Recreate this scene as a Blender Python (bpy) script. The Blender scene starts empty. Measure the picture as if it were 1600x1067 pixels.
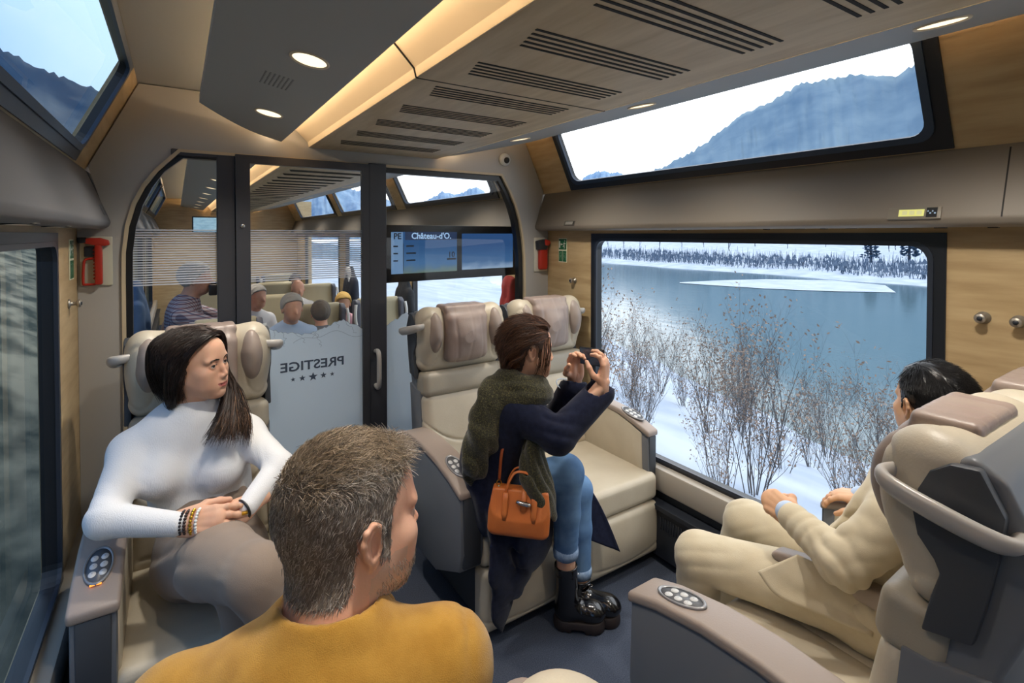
import bpy, bmesh, math, random
import numpy as np
from mathutils import Vector, Matrix
from mathutils.geometry import tessellate_polygon
random.seed(7)
RNG = np.random.default_rng(11)
C = bpy.context.scene.collection
SC = bpy.context.scene
PI = math.pi

def lin(r, g, b):
    f = lambda c: (c/255/12.92) if c/255 <= .04045 else ((c/255+.055)/1.055)**2.4
    return (f(r), f(g), f(b), 1)

# ---------------------------------------------------------------- camera
cd = bpy.data.cameras.new('camera'); cam = bpy.data.objects.new('camera', cd); C.objects.link(cam)
cam.location = (0, 0, 1.70)
cam.rotation_euler = (math.radians(89.0), 0, math.radians(-33.3))
cd.sensor_width = 36; cd.lens = 18.0
cd.shift_x = 0; cd.shift_y = -(533.5-380)/1600
cd.clip_start = .02; cd.clip_end = 4000
SC.camera = cam

# ---------------------------------------------------------------- world, sky, exposure
SC.view_settings.view_transform = 'Standard'; SC.view_settings.look = 'None'
SC.view_settings.gamma = 1; SC.view_settings.use_curve_mapping = False
SC.view_settings.exposure = 0.2
W = bpy.data.worlds.new('sky'); SC.world = W; W.use_nodes = True
nt = W.node_tree; nt.nodes.clear()
tc = nt.nodes.new('ShaderNodeTexCoord'); sep = nt.nodes.new('ShaderNodeSeparateXYZ')
nt.links.new(tc.outputs['Generated'], sep.inputs[0])
ramp = nt.nodes.new('ShaderNodeValToRGB'); mr = nt.nodes.new('ShaderNodeMapRange')
mr.inputs[1].default_value = -1; mr.inputs[2].default_value = 1
nt.links.new(sep.outputs['X'], mr.inputs[0]); nt.links.new(mr.outputs[0], ramp.inputs[0])
e = ramp.color_ramp.elements
e[0].position = 0; e[0].color = (.085, .19, .40, 1)
e[1].position = .62; e[1].color = (.93, .965, 1, 1)
x = e.new(.36); x.color = (.145, .265, .46, 1)
x = e.new(.48); x.color = (.62, .76, .92, 1)
ns = nt.nodes.new('ShaderNodeTexNoise'); ns.inputs['Scale'].default_value = 2.2; ns.inputs['Detail'].default_value = 5
nt.links.new(tc.outputs['Generated'], ns.inputs['Vector'])
mxc = nt.nodes.new('ShaderNodeMixRGB'); mxc.inputs['Color2'].default_value = (.85, .92, 1, 1)
mrc = nt.nodes.new('ShaderNodeMapRange'); mrc.inputs[1].default_value = .45; mrc.inputs[2].default_value = .85; mrc.inputs[4].default_value = .22
nt.links.new(ns.outputs['Fac'], mrc.inputs[0]); nt.links.new(mrc.outputs[0], mxc.inputs['Fac'])
nt.links.new(ramp.outputs[0], mxc.inputs['Color1'])
bg = nt.nodes.new('ShaderNodeBackground'); bg.inputs[1].default_value = 2.4
out = nt.nodes.new('ShaderNodeOutputWorld')
nt.links.new(mxc.outputs[0], bg.inputs[0]); nt.links.new(bg.outputs[0], out.inputs[0])
SC.cycles.max_bounces = 7; SC.cycles.diffuse_bounces = 4; SC.cycles.glossy_bounces = 3
SC.cycles.transparent_max_bounces = 10; SC.cycles.transmission_bounces = 4
SC.cycles.caustics_reflective = False; SC.cycles.caustics_refractive = False
SC.cycles.sample_clamp_indirect = 4.0
SC.cycles.use_denoising = True

# the light from the small ceiling lamps is set in downlight(); watts here
LAMP_W = 36.0
COVE_E = 26.0

# ---------------------------------------------------------------- object helpers
def put(o, parent=None, mat=None):
    C.objects.link(o)
    if parent is not None: o.parent = parent
    if mat is not None: o.data.materials.append(mat)
    return o
def tag(o, label=None, cat=None, group=None, kind=None):
    if label: o['label'] = label
    if cat: o['category'] = cat
    if group: o['group'] = group
    if kind: o['kind'] = kind
    return o
def thing(name, label, cat, loc=(0, 0, 0), rz=0, group=None):
    o = bpy.data.objects.new(name, None); C.objects.link(o)
    o.empty_display_size = .05
    o.location = loc; o.rotation_euler = (0, 0, rz)
    return tag(o, label, cat, group)
def mobj(name, verts, faces, mat=None, parent=None, smooth=False):
    me = bpy.data.meshes.new(name)
    verts = np.asarray(verts, dtype=np.float32).reshape(-1, 3)
    if isinstance(faces, np.ndarray):
        n, k = faces.shape
        me.vertices.add(len(verts)); me.vertices.foreach_set('co', verts.ravel())
        me.loops.add(n*k); me.loops.foreach_set('vertex_index', faces.astype(np.int32).ravel())
        me.polygons.add(n); me.polygons.foreach_set('loop_start', np.arange(0, n*k, k, dtype=np.int32))
        try: me.polygons.foreach_set('loop_total', np.full(n, k, dtype=np.int32))
        except Exception: pass
        me.update(calc_edges=True); me.validate()
    else:
        me.from_pydata([tuple(map(float, v)) for v in verts], [], [tuple(f) for f in faces]); me.update()
    if smooth: me.polygons.foreach_set('use_smooth', [True]*len(me.polygons))
    o = bpy.data.objects.new(name, me)
    return put(o, parent, mat)
def bobj(name, bm, mat=None, parent=None, smooth=False, bevel=0, seg=2, ang=30):
    bmesh.ops.recalc_face_normals(bm, faces=bm.faces[:])
    if bevel:
        es = [e for e in bm.edges if len(e.link_faces) == 2 and e.calc_face_angle(0) > math.radians(ang)]
        bmesh.ops.bevel(bm, geom=es, offset=bevel, segments=seg, profile=.5, affect='EDGES', clamp_overlap=True)
    me = bpy.data.meshes.new(name); bm.to_mesh(me); bm.free()
    if smooth or bevel:
        me.polygons.foreach_set('use_smooth', [True]*len(me.polygons))
        try: me.set_sharp_from_angle(angle=math.radians(40))
        except Exception: pass
    o = bpy.data.objects.new(name, me)
    return put(o, parent, mat)
def add_box(bm, x0, x1, y0, y1, z0, z1, M=None):
    vs = [bm.verts.new((x, y, z)) for x in (x0, x1) for y in (y0, y1) for z in (z0, z1)]
    for q in ((0, 1, 3, 2), (4, 6, 7, 5), (0, 4, 5, 1), (2, 3, 7, 6), (0, 2, 6, 4), (1, 5, 7, 3)):
        bm.faces.new([vs[i] for i in q])
    if M is not None: bmesh.ops.transform(bm, matrix=M, verts=vs)
    return vs
def box(name, x0, x1, y0, y1, z0, z1, mat, parent=None, bevel=0, seg=2):
    bm = bmesh.new(); add_box(bm, x0, x1, y0, y1, z0, z1)
    return bobj(name, bm, mat, parent, bevel=bevel, seg=seg)
def boxes(name, lst, mat, parent=None, bevel=0):
    bm = bmesh.new()
    for b in lst: add_box(bm, *b)
    return bobj(name, bm, mat, parent, bevel=bevel, seg=1)
def prism(name, outline, a0, a1, mat, parent=None, bevel=0, seg=2, axis='x'):
    """outline in the plane normal to axis: x -> (y,z), y -> (x,z), z -> (x,y)"""
    f = {'x': lambda p, a: (a, p[0], p[1]), 'y': lambda p, a: (p[0], a, p[1]), 'z': lambda p, a: (p[0], p[1], a)}[axis]
    bm = bmesh.new()
    A = [bm.verts.new(f(p, a0)) for p in outline]; B = [bm.verts.new(f(p, a1)) for p in outline]
    n = len(A); bm.faces.new(A); bm.faces.new(B[::-1])
    for i in range(n): bm.faces.new((A[i], B[i], B[(i+1) % n], A[(i+1) % n]))
    return bobj(name, bm, mat, parent, bevel=bevel, seg=seg)
def plate(name, loops, f, th, mat, parent=None):
    """flat plate with holes; loops of 2-D points, f maps 2-D to 3-D, th = thickness vector"""
    L3 = [[Vector((p[0], p[1], 0)) for p in l] for l in loops]
    tris = tessellate_polygon(L3)
    P = [p for l in loops for p in l]
    if th is None: return mobj(name, [f(*p) for p in P], [tuple(t) for t in tris], mat, parent)
    F = [Vector(f(*p)) for p in P]; Bk = [v+Vector(th) for v in F]; n = len(P)
    faces = [tuple(t) for t in tris]+[tuple(i+n for i in t[::-1]) for t in tris]
    o = 0
    for l in loops:
        m = len(l)
        for i in range(m):
            a, b = o+i, o+(i+1) % m
            faces.append((a, b, b+n, a+n))
        o += m
    bm = bmesh.new(); vs = [bm.verts.new(v) for v in F+Bk]
    for q in faces:
        try: bm.faces.new([vs[i] for i in q])
        except ValueError: pass
    return bobj(name, bm, mat, parent)
def rect(a0, a1, b0, b1): return [(a0, b0), (a1, b0), (a1, b1), (a0, b1)]
def rrect(a0, a1, b0, b1, r, n=5):
    p = []
    for cx, cy, s in ((a1-r, b0+r, -PI/2), (a1-r, b1-r, 0), (a0+r, b1-r, PI/2), (a0+r, b0+r, PI)):
        for i in range(n+1):
            t = s+PI/2*i/n; p.append((cx+r*math.cos(t), cy+r*math.sin(t)))
    return p
def ellipse(cx, cy, rx, ry, n=28): return [(cx+rx*math.cos(2*PI*i/n), cy+ry*math.sin(2*PI*i/n)) for i in range(n)]
def sweep(pts, r, k=8, flat=None, closed=False):
    """tube through pts; r scalar or list; returns verts, faces"""
    P = np.asarray(pts, float); n = len(P); R = np.full(n, r, float) if np.isscalar(r) else np.asarray(r, float)
    T = np.gradient(P, axis=0) if not closed else np.roll(P, -1, 0)-np.roll(P, 1, 0)
    T /= np.linalg.norm(T, axis=1)[:, None]+1e-12
    u = np.cross(T[0], (0, 0, 1.0)); u = u if np.linalg.norm(u) > .1 else np.cross(T[0], (1.0, 0, 0)); u /= np.linalg.norm(u)
    V = []; 
    for i in range(n):
        u = u-T[i]*np.dot(u, T[i]); u /= np.linalg.norm(u)+1e-12; w = np.cross(T[i], u)
        for j in range(k):
            a = 2*PI*j/k; c, s = math.cos(a), math.sin(a)
            if flat: s *= flat
            V.append(P[i]+R[i]*(u*c+w*s))
    F = []
    for i in range(n if closed else n-1):
        for j in range(k):
            i2 = (i+1) % n
            F.append((i*k+j, i*k+(j+1) % k, i2*k+(j+1) % k, i2*k+j))
    if not closed:
        F.append(tuple(range(k))[::-1]); F.append(tuple((n-1)*k+j for j in range(k)))
    return V, F
def spline(pts, n):
    P = np.asarray(pts, float); m = len(P)
    E = np.vstack([2*P[0]-P[1], P, 2*P[-1]-P[-2]])
    out = []
    for t in np.linspace(0, m-1, n):
        i = min(int(t), m-2); u = t-i; a, b, c, d = E[i], E[i+1], E[i+2], E[i+3]
        out.append(.5*((2*b)+(-a+c)*u+(2*a-5*b+4*c-d)*u*u+(-a+3*b-3*c+d)*u**3))
    return np.array(out)
def tube(name, pts, r, mat, parent=None, k=10, smoothn=0, flat=None, closed=False):
    if smoothn:
        if not np.isscalar(r): r = np.interp(np.linspace(0, 1, smoothn), np.linspace(0, 1, len(r)), r)
        pts = spline(pts, smoothn)
    V, F = sweep(pts, r, k, flat, closed)
    return mobj(name, V, F, mat, parent, smooth=True)
def lathe(name, prof, mat, parent=None, n=24, M=None):
    """prof: (r,z) list about z"""
    V = []; F = []; m = len(prof)
    for r, z in prof:
        for j in range(n): V.append((r*math.cos(2*PI*j/n), r*math.sin(2*PI*j/n), z))
    for i in range(m-1):
        for j in range(n): F.append((i*n+j, i*n+(j+1) % n, (i+1)*n+(j+1) % n, (i+1)*n+j))
    if prof[0][0] < .0035 or prof[0][0] == prof[0][1]: F.append(tuple(range(n))[::-1])
    if prof[-1][0] < .0035: F.append(tuple((m-1)*n+j for j in range(n)))
    if M is not None: V = [tuple(M @ Vector(v)) for v in V]
    return mobj(name, V, F, mat, parent, smooth=True)
def kids(o): return list(o.children)
def dup(o, parent=None):
    c = o.copy(); C.objects.link(c)
    if parent is not None: c.parent = parent
    for ch in kids(o): dup(ch, c)
    return c
def text(name, s, size, M, mat, parent=None, mirror=False, th=.0006, align='CENTER'):
    cu = bpy.data.curves.new(name, 'FONT'); cu.body = s; cu.size = size; cu.offset = size*.018; cu.align_x = align; cu.extrude = th; cu.resolution_u = 3
    t = bpy.data.objects.new(name, cu); C.objects.link(t)
    dg = bpy.context.evaluated_depsgraph_get(); me = bpy.data.meshes.new_from_object(t.evaluated_get(dg))
    bpy.data.objects.remove(t); 
    if mirror: me.transform(Matrix.Scale(-1, 4, (1, 0, 0))); me.flip_normals()
    me.transform(M); me.name = name; me.materials.clear()
    return put(bpy.data.objects.new(name, me), parent, mat)

# ---------------------------------------------------------------- materials
MATS = {}
def mat(name, col, rough=.5, metal=0, col2=None, nscale=8, nstretch=(1, 1, 1), ncon=(.35, .65), bump=0, bscale=60, bstretch=(1, 1, 1), spec=.5, emit=None, estr=0, sheen=0, detail=4, coat=0):
    m = bpy.data.materials.new(name); m.use_nodes = True; t = m.node_tree; b = t.nodes['Principled BSDF']
    b.inputs['Base Color'].default_value = col; b.inputs['Roughness'].default_value = rough; b.inputs['Metallic'].default_value = metal
    b.inputs['Specular IOR Level'].default_value = spec
    if coat: b.inputs['Coat Weight'].default_value = coat; b.inputs['Coat Roughness'].default_value = .12
    if sheen: b.inputs['Sheen Weight'].default_value = sheen
    if emit: b.inputs['Emission Color'].default_value = emit; b.inputs['Emission Strength'].default_value = estr
    if col2 or bump:
        tcn = t.nodes.new('ShaderNodeTexCoord')
    if col2:
        mp = t.nodes.new('ShaderNodeMapping'); mp.inputs['Scale'].default_value = nstretch; t.links.new(tcn.outputs['Object'], mp.inputs[0])
        n = t.nodes.new('ShaderNodeTexNoise'); n.inputs['Scale'].default_value = nscale; n.inputs['Detail'].default_value = detail; t.links.new(mp.outputs[0], n.inputs['Vector'])
        r = t.nodes.new('ShaderNodeValToRGB'); r.color_ramp.elements[0].position = ncon[0]; r.color_ramp.elements[1].position = ncon[1]
        r.color_ramp.elements[0].color = col; r.color_ramp.elements[1].color = col2
        t.links.new(n.outputs['Fac'], r.inputs[0]); t.links.new(r.outputs[0], b.inputs['Base Color'])
    if bump:
        mp = t.nodes.new('ShaderNodeMapping'); mp.inputs['Scale'].default_value = bstretch; t.links.new(tcn.outputs['Object'], mp.inputs[0])
        n = t.nodes.new('ShaderNodeTexNoise'); n.inputs['Scale'].default_value = bscale; n.inputs['Detail'].default_value = 4; t.links.new(mp.outputs[0], n.inputs['Vector'])
        bp = t.nodes.new('ShaderNodeBump'); bp.inputs['Strength'].default_value = bump; bp.inputs['Distance'].default_value = .004
        t.links.new(n.outputs['Fac'], bp.inputs['Height']); t.links.new(bp.outputs[0], b.inputs['Normal'])
    MATS[name] = m; return m
def attr_mat(name, attr, rough=.5, spec=.4, aniso=0):
    m = bpy.data.materials.new(name); m.use_nodes = True; t = m.node_tree; b = t.nodes['Principled BSDF']
    a = t.nodes.new('ShaderNodeAttribute'); a.attribute_name = attr
    t.links.new(a.outputs['Color'], b.inputs['Base Color']); b.inputs['Roughness'].default_value = rough; b.inputs['Specular IOR Level'].default_value = spec
    return m
def glass_mat(name, tint=(1, 1, 1, 1), refl=.06, rough=0.0):
    m = bpy.data.materials.new(name); m.use_nodes = True; t = m.node_tree; t.nodes.clear()
    tr = t.nodes.new('ShaderNodeBsdfTransparent'); tr.inputs[0].default_value = tint
    gl = t.nodes.new('ShaderNodeBsdfGlossy'); gl.inputs['Roughness'].default_value = rough
    lw = t.nodes.new('ShaderNodeLayerWeight'); lw.inputs[0].default_value = .5
    pw = t.nodes.new('ShaderNodeMath'); pw.operation = 'POWER'; pw.inputs[1].default_value = 4.5
    mu = t.nodes.new('ShaderNodeMath'); mu.operation = 'MULTIPLY_ADD'; mu.inputs[1].default_value = .7; mu.inputs[2].default_value = refl; mu.use_clamp = True
    mx = t.nodes.new('ShaderNodeMixShader'); o = t.nodes.new('ShaderNodeOutputMaterial')
    t.links.new(lw.outputs['Facing'], pw.inputs[0]); t.links.new(pw.outputs[0], mu.inputs[0]); t.links.new(mu.outputs[0], mx.inputs[0]); t.links.new(tr.outputs[0], mx.inputs[1]); t.links.new(gl.outputs[0], mx.inputs[2]); t.links.new(mx.outputs[0], o.inputs[0])
    return m
def emis(name, col, s):
    m = bpy.data.materials.new(name); m.use_nodes = True; t = m.node_tree; t.nodes.clear()
    e = t.nodes.new('ShaderNodeEmission'); e.inputs[0].default_value = col; e.inputs[1].default_value = s
    o = t.nodes.new('ShaderNodeOutputMaterial'); t.links.new(e.outputs[0], o.inputs[0]); return m
def frost_mat(name, col, dens):
    m = bpy.data.materials.new(name); m.use_nodes = True; t = m.node_tree; t.nodes.clear()
    d = t.nodes.new('ShaderNodeBsdfDiffuse'); d.inputs[0].default_value = col
    tl = t.nodes.new('ShaderNodeBsdfTranslucent'); tl.inputs[0].default_value = col
    tr = t.nodes.new('ShaderNodeBsdfTransparent')
    m1 = t.nodes.new('ShaderNodeMixShader'); m1.inputs[0].default_value = .5; m2 = t.nodes.new('ShaderNodeMixShader'); m2.inputs[0].default_value = dens
    o = t.nodes.new('ShaderNodeOutputMaterial')
    t.links.new(d.outputs[0], m1.inputs[1]); t.links.new(tl.outputs[0], m1.inputs[2]); t.links.new(tr.outputs[0], m2.inputs[1]); t.links.new(m1.outputs[0], m2.inputs[2]); t.links.new(m2.outputs[0], o.inputs[0])
    return m

oak = mat('oak_panel', lin(190, 166, 126), .5, col2=lin(164, 138, 98), nscale=5, nstretch=(6, .8, 6), ncon=(.35, .75), bump=.08, bscale=30, bstretch=(8, 1, 8), detail=6)
oak_end = mat('oak_end_wall', lin(196, 172, 132), .5, col2=lin(172, 146, 106), nscale=5, nstretch=(.8, 6, 6), ncon=(.35, .75), detail=6)
oak_ceiling_lit = mat('oak_ceiling_lit', lin(208, 190, 158), .55, col2=lin(184, 164, 130), nscale=5, nstretch=(6, .8, 6), ncon=(.35, .75), detail=6)  # same oak as the sides, lightened: missing bounce light is in the colour
grey_panel = mat('grey_panel', lin(162, 164, 163), .55, bump=.03, bscale=200)
grey_portal = mat('grey_portal', lin(172, 170, 166), .5)
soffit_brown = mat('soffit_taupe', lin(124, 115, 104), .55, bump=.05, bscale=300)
soffit_shaded = mat('soffit_taupe_shaded', lin(100, 100, 103), .55, bump=.05, bscale=300)  # darker copy of the taupe: shade of the left side put into the colour
sill_grey = mat('sill_grey', lin(172, 164, 152), .45)
charcoal = mat('charcoal_plastic', lin(38, 42, 50), .45)
black_frame = mat('black_frame', lin(22, 26, 34), .35)
door_dark = mat('door_frame_slate', lin(58, 60, 66), .42)
cove_white = mat('cove_white', lin(232, 214, 184), .6)
carpet = mat('carpet_blue_grey', lin(58, 64, 78), .95, col2=lin(90, 98, 114), nscale=260, ncon=(.3, .75), bump=.5, bscale=400, spec=.1)
leather = mat('beige_leather', lin(194, 184, 164), .42, col2=lin(186, 175, 154), nscale=7, bump=.12, bscale=220)
leather_dim = mat('beige_leather_band', lin(156, 148, 132), .45, bump=.12, bscale=220)
pad_taupe = mat('taupe_leather', lin(150, 136, 126), .42, bump=.12, bscale=240)
pillow_mauve = mat('mauve_pillow_leather', lin(158, 142, 132), .38, col2=lin(148, 130, 122), nscale=9, bump=.15, bscale=160)
shell_grey = mat('seat_shell_grey', lin(104, 108, 114), .42)
shell_dark = mat('seat_shell_dark', lin(62, 66, 72), .5)
handle_grey = mat('handle_light_grey', lin(178, 174, 168), .3)
chrome = mat('chrome', lin(210, 210, 210), .2, 1)
gold = mat('gold', lin(212, 165, 60), .28, 1)
white_mark = mat('white_mark', lin(236, 236, 230), .5)
red_plastic = mat('red_plastic', lin(176, 44, 30), .4)
green_sign = mat('green_sign', lin(20, 98, 62), .45)
sign_cream = mat('sign_cream', lin(226, 228, 204), .5)
black_plain = mat('black_plain', lin(14, 15, 18), .4)
glass_right = glass_mat('window_glass', (.97, .985, 1, 1), .02)
glass_left = glass_mat('window_glass_tinted', (.62, .72, .80, 1), .05)
glass_part = glass_mat('partition_glass', (.93, .95, .96, 1), .025)
frost = frost_mat('frosted_film', lin(222, 234, 244), .93)
stripe_film = frost_mat('stripe_film', lin(228, 232, 240), .62)
lamp_face = emis('lamp_face', (1, .80, .52, 1), 1.6)
cove_emit = emis('cove_strip', (1, .72, .44, 1), COVE_E)
slot_dark = mat('slot_dark', lin(30, 28, 26), .8)
# ---------------------------------------------------------------- implicit surfaces, meshed with surface nets
class Field:
    def __init__(s, lo, hi, h):
        s.lo = np.array(lo, np.float32); s.h = h
        s.n = np.maximum(np.ceil((np.array(hi)-s.lo)/h).astype(int)+1, 3)
        s.D = np.full(s.n, 1.0, np.float32)
        s.ax = [s.lo[i]+h*np.arange(s.n[i], dtype=np.float32) for i in range(3)]
    def sl(s, lo, hi):
        a = np.clip(np.floor((np.array(lo)-s.lo)/s.h).astype(int), 0, s.n-1)
        b = np.clip(np.ceil((np.array(hi)-s.lo)/s.h).astype(int)+1, 1, s.n)
        return tuple(slice(a[i], max(b[i], a[i]+1)) for i in range(3))
    def pts(s, q): return np.stack(np.meshgrid(*[s.ax[i][q[i]] for i in range(3)], indexing='ij'), -1)
    def comb(s, lo, hi, f, k=.01, op='u'):
        m = k+2.5*s.h
        q = s.sl(np.array(lo)-m, np.array(hi)+m); P = s.pts(q)
        if P.size == 0: return s
        d = f(P).astype(np.float32); a = s.D[q]
        if op == 'u':
            if k > 1e-6: hh = np.maximum(k-np.abs(a-d), 0)/k; r = np.minimum(a, d)-hh*hh*k*.25
            else: r = np.minimum(a, d)
        elif op == 's':
            d = -d
            if k > 1e-6: hh = np.maximum(k-np.abs(a-d), 0)/k; r = np.maximum(a, d)+hh*hh*k*.25
            else: r = np.maximum(a, d)
        else: r = a+d        # 'add': displacement
        s.D[q] = r; return s
    def cone(s, a, b, r1, r2, k=.02, op='u', flat=None):
        """tapered capsule; flat = (direction, ratio): squeezed along direction"""
        a = np.array(a, np.float32); b = np.array(b, np.float32); ba = b-a; L = float(ba @ ba)+1e-12
        if flat is not None: fn = np.array(flat[0], np.float32); fn /= np.linalg.norm(fn); fr = flat[1]
        def f(P):
            pa = P-a; t = np.clip((pa @ ba)/L, 0, 1); v = pa-t[..., None]*ba
            if flat is not None:
                c = v @ fn; v = v+(c*(1/fr-1))[..., None]*fn
                return (np.sqrt((v*v).sum(-1))-(r1+(r2-r1)*t))*min(1, fr)
            return np.sqrt((v*v).sum(-1))-(r1+(r2-r1)*t)
        R = max(r1, r2)*(max(1, flat[1]) if flat is not None else 1)
        return s.comb(np.minimum(a, b)-R, np.maximum(a, b)+R, f, k, op)
    def ell(s, c, r, k=.02, op='u', R=None):
        c = np.array(c, np.float32); r = np.array(r, np.float32); m = float(r.max()) if R is not None else r
        def f(P):
            p = P-c
            if R is not None: p = p @ R          # columns of R = local axes
            k0 = np.sqrt(((p/r)**2).sum(-1)); k1 = np.sqrt(((p/(r*r))**2).sum(-1))+1e-9
            return k0*(k0-1)/k1
        return s.comb(c-m, c+m, f, k, op)
    def rbox(s, c, hs, rad, k=.0, op='u', R=None, puff=(0, 0, 0)):
        c = np.array(c, np.float32); hs = np.array(hs, np.float32); m = float(np.linalg.norm(hs)) if R is not None else hs
        def f(P):
            p = P-c
            if R is not None: p = p @ R
            q = np.abs(p)-(hs-rad)
            d = np.sqrt((np.maximum(q, 0)**2).sum(-1))+np.minimum(q.max(-1), 0)-rad
            if any(puff):
                u = np.clip(1-(p/hs)**2, 0, 1)
                d = d-puff[0]*u[..., 1]*u[..., 2]*(np.abs(p[..., 0])/hs[0])-puff[1]*u[..., 0]*u[..., 2]*(np.abs(p[..., 1])/hs[1])-puff[2]*u[..., 0]*u[..., 1]*(np.abs(p[..., 2])/hs[2])
            return d
        return s.comb(c-m-max(puff), c+m+max(puff), f, k, op)
    def chain(s, pts, rs, k=.02, op='u', flat=None):
        for i in range(len(pts)-1): s.cone(pts[i], pts[i+1], rs[i], rs[i+1], k, op, flat)
        return s
    def fold(s, c, rad, d, wl, amp, wob=.5, seed=0):
        """cloth folds: ripples of wavelength wl along d, fading out at rad from c"""
        c = np.array(c, np.float32); d = np.array(d, np.float32); d /= np.linalg.norm(d)
        r = np.random.default_rng(seed); w1, w2 = r.normal(size=3), r.normal(size=3); ph = r.uniform(0, 6.28)
        def f(P):
            p = P-c; g = np.exp(-((p*p).sum(-1))/(rad*rad)*1.6)
            wobble = 2.4*wob*(np.sin(p @ w1*15+ph)+.6*np.sin(p @ w2*26+1.3*ph)); g = g*(.55+.45*np.sin(p @ w2*14+ph))
            x = (p @ d)*(2*PI/wl)+wobble
            return -amp*g*(np.abs(np.sin(x*.5))*2-1.1)
        return s.comb(c-rad*1.2, c+rad*1.2, f, 0, 'add')
    def bumpy(s, lo, hi, scale, amp, seed=0):
        r = np.random.default_rng(seed); Ws = r.normal(size=(6, 3)); Ws /= np.linalg.norm(Ws, axis=1)[:, None]; ph = r.uniform(0, 6.28, 6)
        def f(P):
            return amp*sum(np.sin((P @ Ws[i])*(2*PI/scale)*(1+.35*i)+ph[i])/(1+.35*i) for i in range(6))/2.5
        return s.comb(lo, hi, f, 0, 'add')
    def cutz(s, z, keep='above'):
        P = s.ax[2][None, None, :]
        d = (z-P) if keep == 'above' else (P-z)
        s.D = np.maximum(s.D, np.broadcast_to(d, s.D.shape)).astype(np.float32); return s
    def cut(s, f):
        """keep where f(P) < 0"""
        P = s.pts((slice(0, None),)*3); s.D = np.maximum(s.D, f(P)).astype(np.float32); return s
    def mesh(s, smooth=1):
        D = s.D; D[0], D[-1] = np.maximum(D[0], .01), np.maximum(D[-1], .01)
        D[:, 0] = np.maximum(D[:, 0], .01); D[:, -1] = np.maximum(D[:, -1], .01); D[:, :, 0] = np.maximum(D[:, :, 0], .01); D[:, :, -1] = np.maximum(D[:, :, -1], .01)
        S = D < 0; n = np.array(D.shape)-1
        corners = [(i, j, k) for i in (0, 1) for j in (0, 1) for k in (0, 1)]
        cs = lambda A, o: A[o[0]:o[0]+n[0], o[1]:o[1]+n[1], o[2]:o[2]+n[2]]
        cnt = sum(cs(S, o).astype(np.int8) for o in corners); act = (cnt > 0) & (cnt < 8)
        ijk = np.argwhere(act); N = len(ijk)
        if N == 0: return np.zeros((0, 3), np.float32), np.zeros((0, 4), np.int32)
        val = {o: D[ijk[:, 0]+o[0], ijk[:, 1]+o[1], ijk[:, 2]+o[2]] for o in corners}
        acc = np.zeros((N, 3), np.float32); w = np.zeros(N, np.float32)
        for o in corners:
            for a in range(3):
                if o[a] == 0:
                    o2 = list(o); o2[a] = 1; o2 = tuple(o2); v0, v1 = val[o], val[o2]
                    cr = (v0 < 0) != (v1 < 0); t = np.where(cr, v0/np.where(cr, v0-v1, 1), 0)
                    p = np.tile(np.array(o, np.float32), (N, 1)); p[:, a] += t
                    acc += p*cr[:, None]; w += cr
        V = (ijk+acc/w[:, None])*s.h+s.lo
        idx = np.full(act.shape, -1, np.int32); idx[tuple(ijk.T)] = np.arange(N)
        Fs = []
        for a in range(3):
            b, c = (a+1) % 3, (a+2) % 3
            sh = [slice(1, -1)]*3; sh[a] = slice(0, -1)
            sh2 = list(sh); sh2[a] = slice(1, None)
            A0, A1 = S[tuple(sh)], S[tuple(sh2)]
            e = np.argwhere(A0 != A1)
            if len(e) == 0: continue
            flip = A0[tuple(e.T)]
            base = e.copy(); base[:, b] += 1; base[:, c] += 1
            def g(db, dc):
                q = base.copy(); q[:, b] -= db; q[:, c] -= dc; return idx[tuple(q.T)]
            q = np.stack([g(1, 1), g(0, 1), g(0, 0), g(1, 0)], 1)
            q[~flip] = q[~flip][:, ::-1]; Fs.append(q)
        F = np.concatenate(Fs); F = F[(F >= 0).all(1)]
        for _ in range(smooth):
            for lam in (.5, -.52):
                acc = np.zeros_like(V); c = np.zeros(N, np.float32)
                for i in range(4):
                    a, b = F[:, i], F[:, (i+1) % 4]
                    for ax in range(3):
                        acc[:, ax] += np.bincount(a, V[b, ax], N)+np.bincount(b, V[a, ax], N)
                    c += np.bincount(a, minlength=N)+np.bincount(b, minlength=N)
                V = V+lam*(acc/np.maximum(c, 1)[:, None]-V)
        return V.astype(np.float32), F
    def obj(s, name, mat, parent=None, smooth=1):
        V, F = s.mesh(smooth); return mobj(name, V, F, mat, parent, smooth=True)
def rotm(ax, ang):
    return np.array(Matrix.Rotation(ang, 3, Vector(ax)), np.float32)
# ---------------------------------------------------------------- the carriage: X across, Y along the train, Z up
XL, XR, XC = -.35, 2.15, .90
YB, YP, YE = -2.6, 2.82, 11.6            # rear end, glass partition, far end wall
mx = lambda x: 2*XC-x
def st(o, label, cat='structure'): return tag(o, label, cat, kind='structure')

st(box('floor', XL-.1, XR+.1, YB, YE, -.04, 0, carpet), 'dark blue-grey carpeted carriage floor', 'floor')
st(box('wall_end', XL-.3, XR+.3, YE, YE+.05, 0, 2.4, oak_end), 'far oak end wall of the saloon beyond the glass', 'wall')
st(box('wall_rear', XL-.3, XR+.3, YB-.05, YB, 0, 2.4, oak_end), 'rear oak wall behind the camera', 'wall')
st(box('ceiling', XL+.215, XR-.215, YB, YE, 2.375, 2.42, grey_panel), 'grey carriage roof above the hung ceiling panels', 'ceiling')

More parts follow.
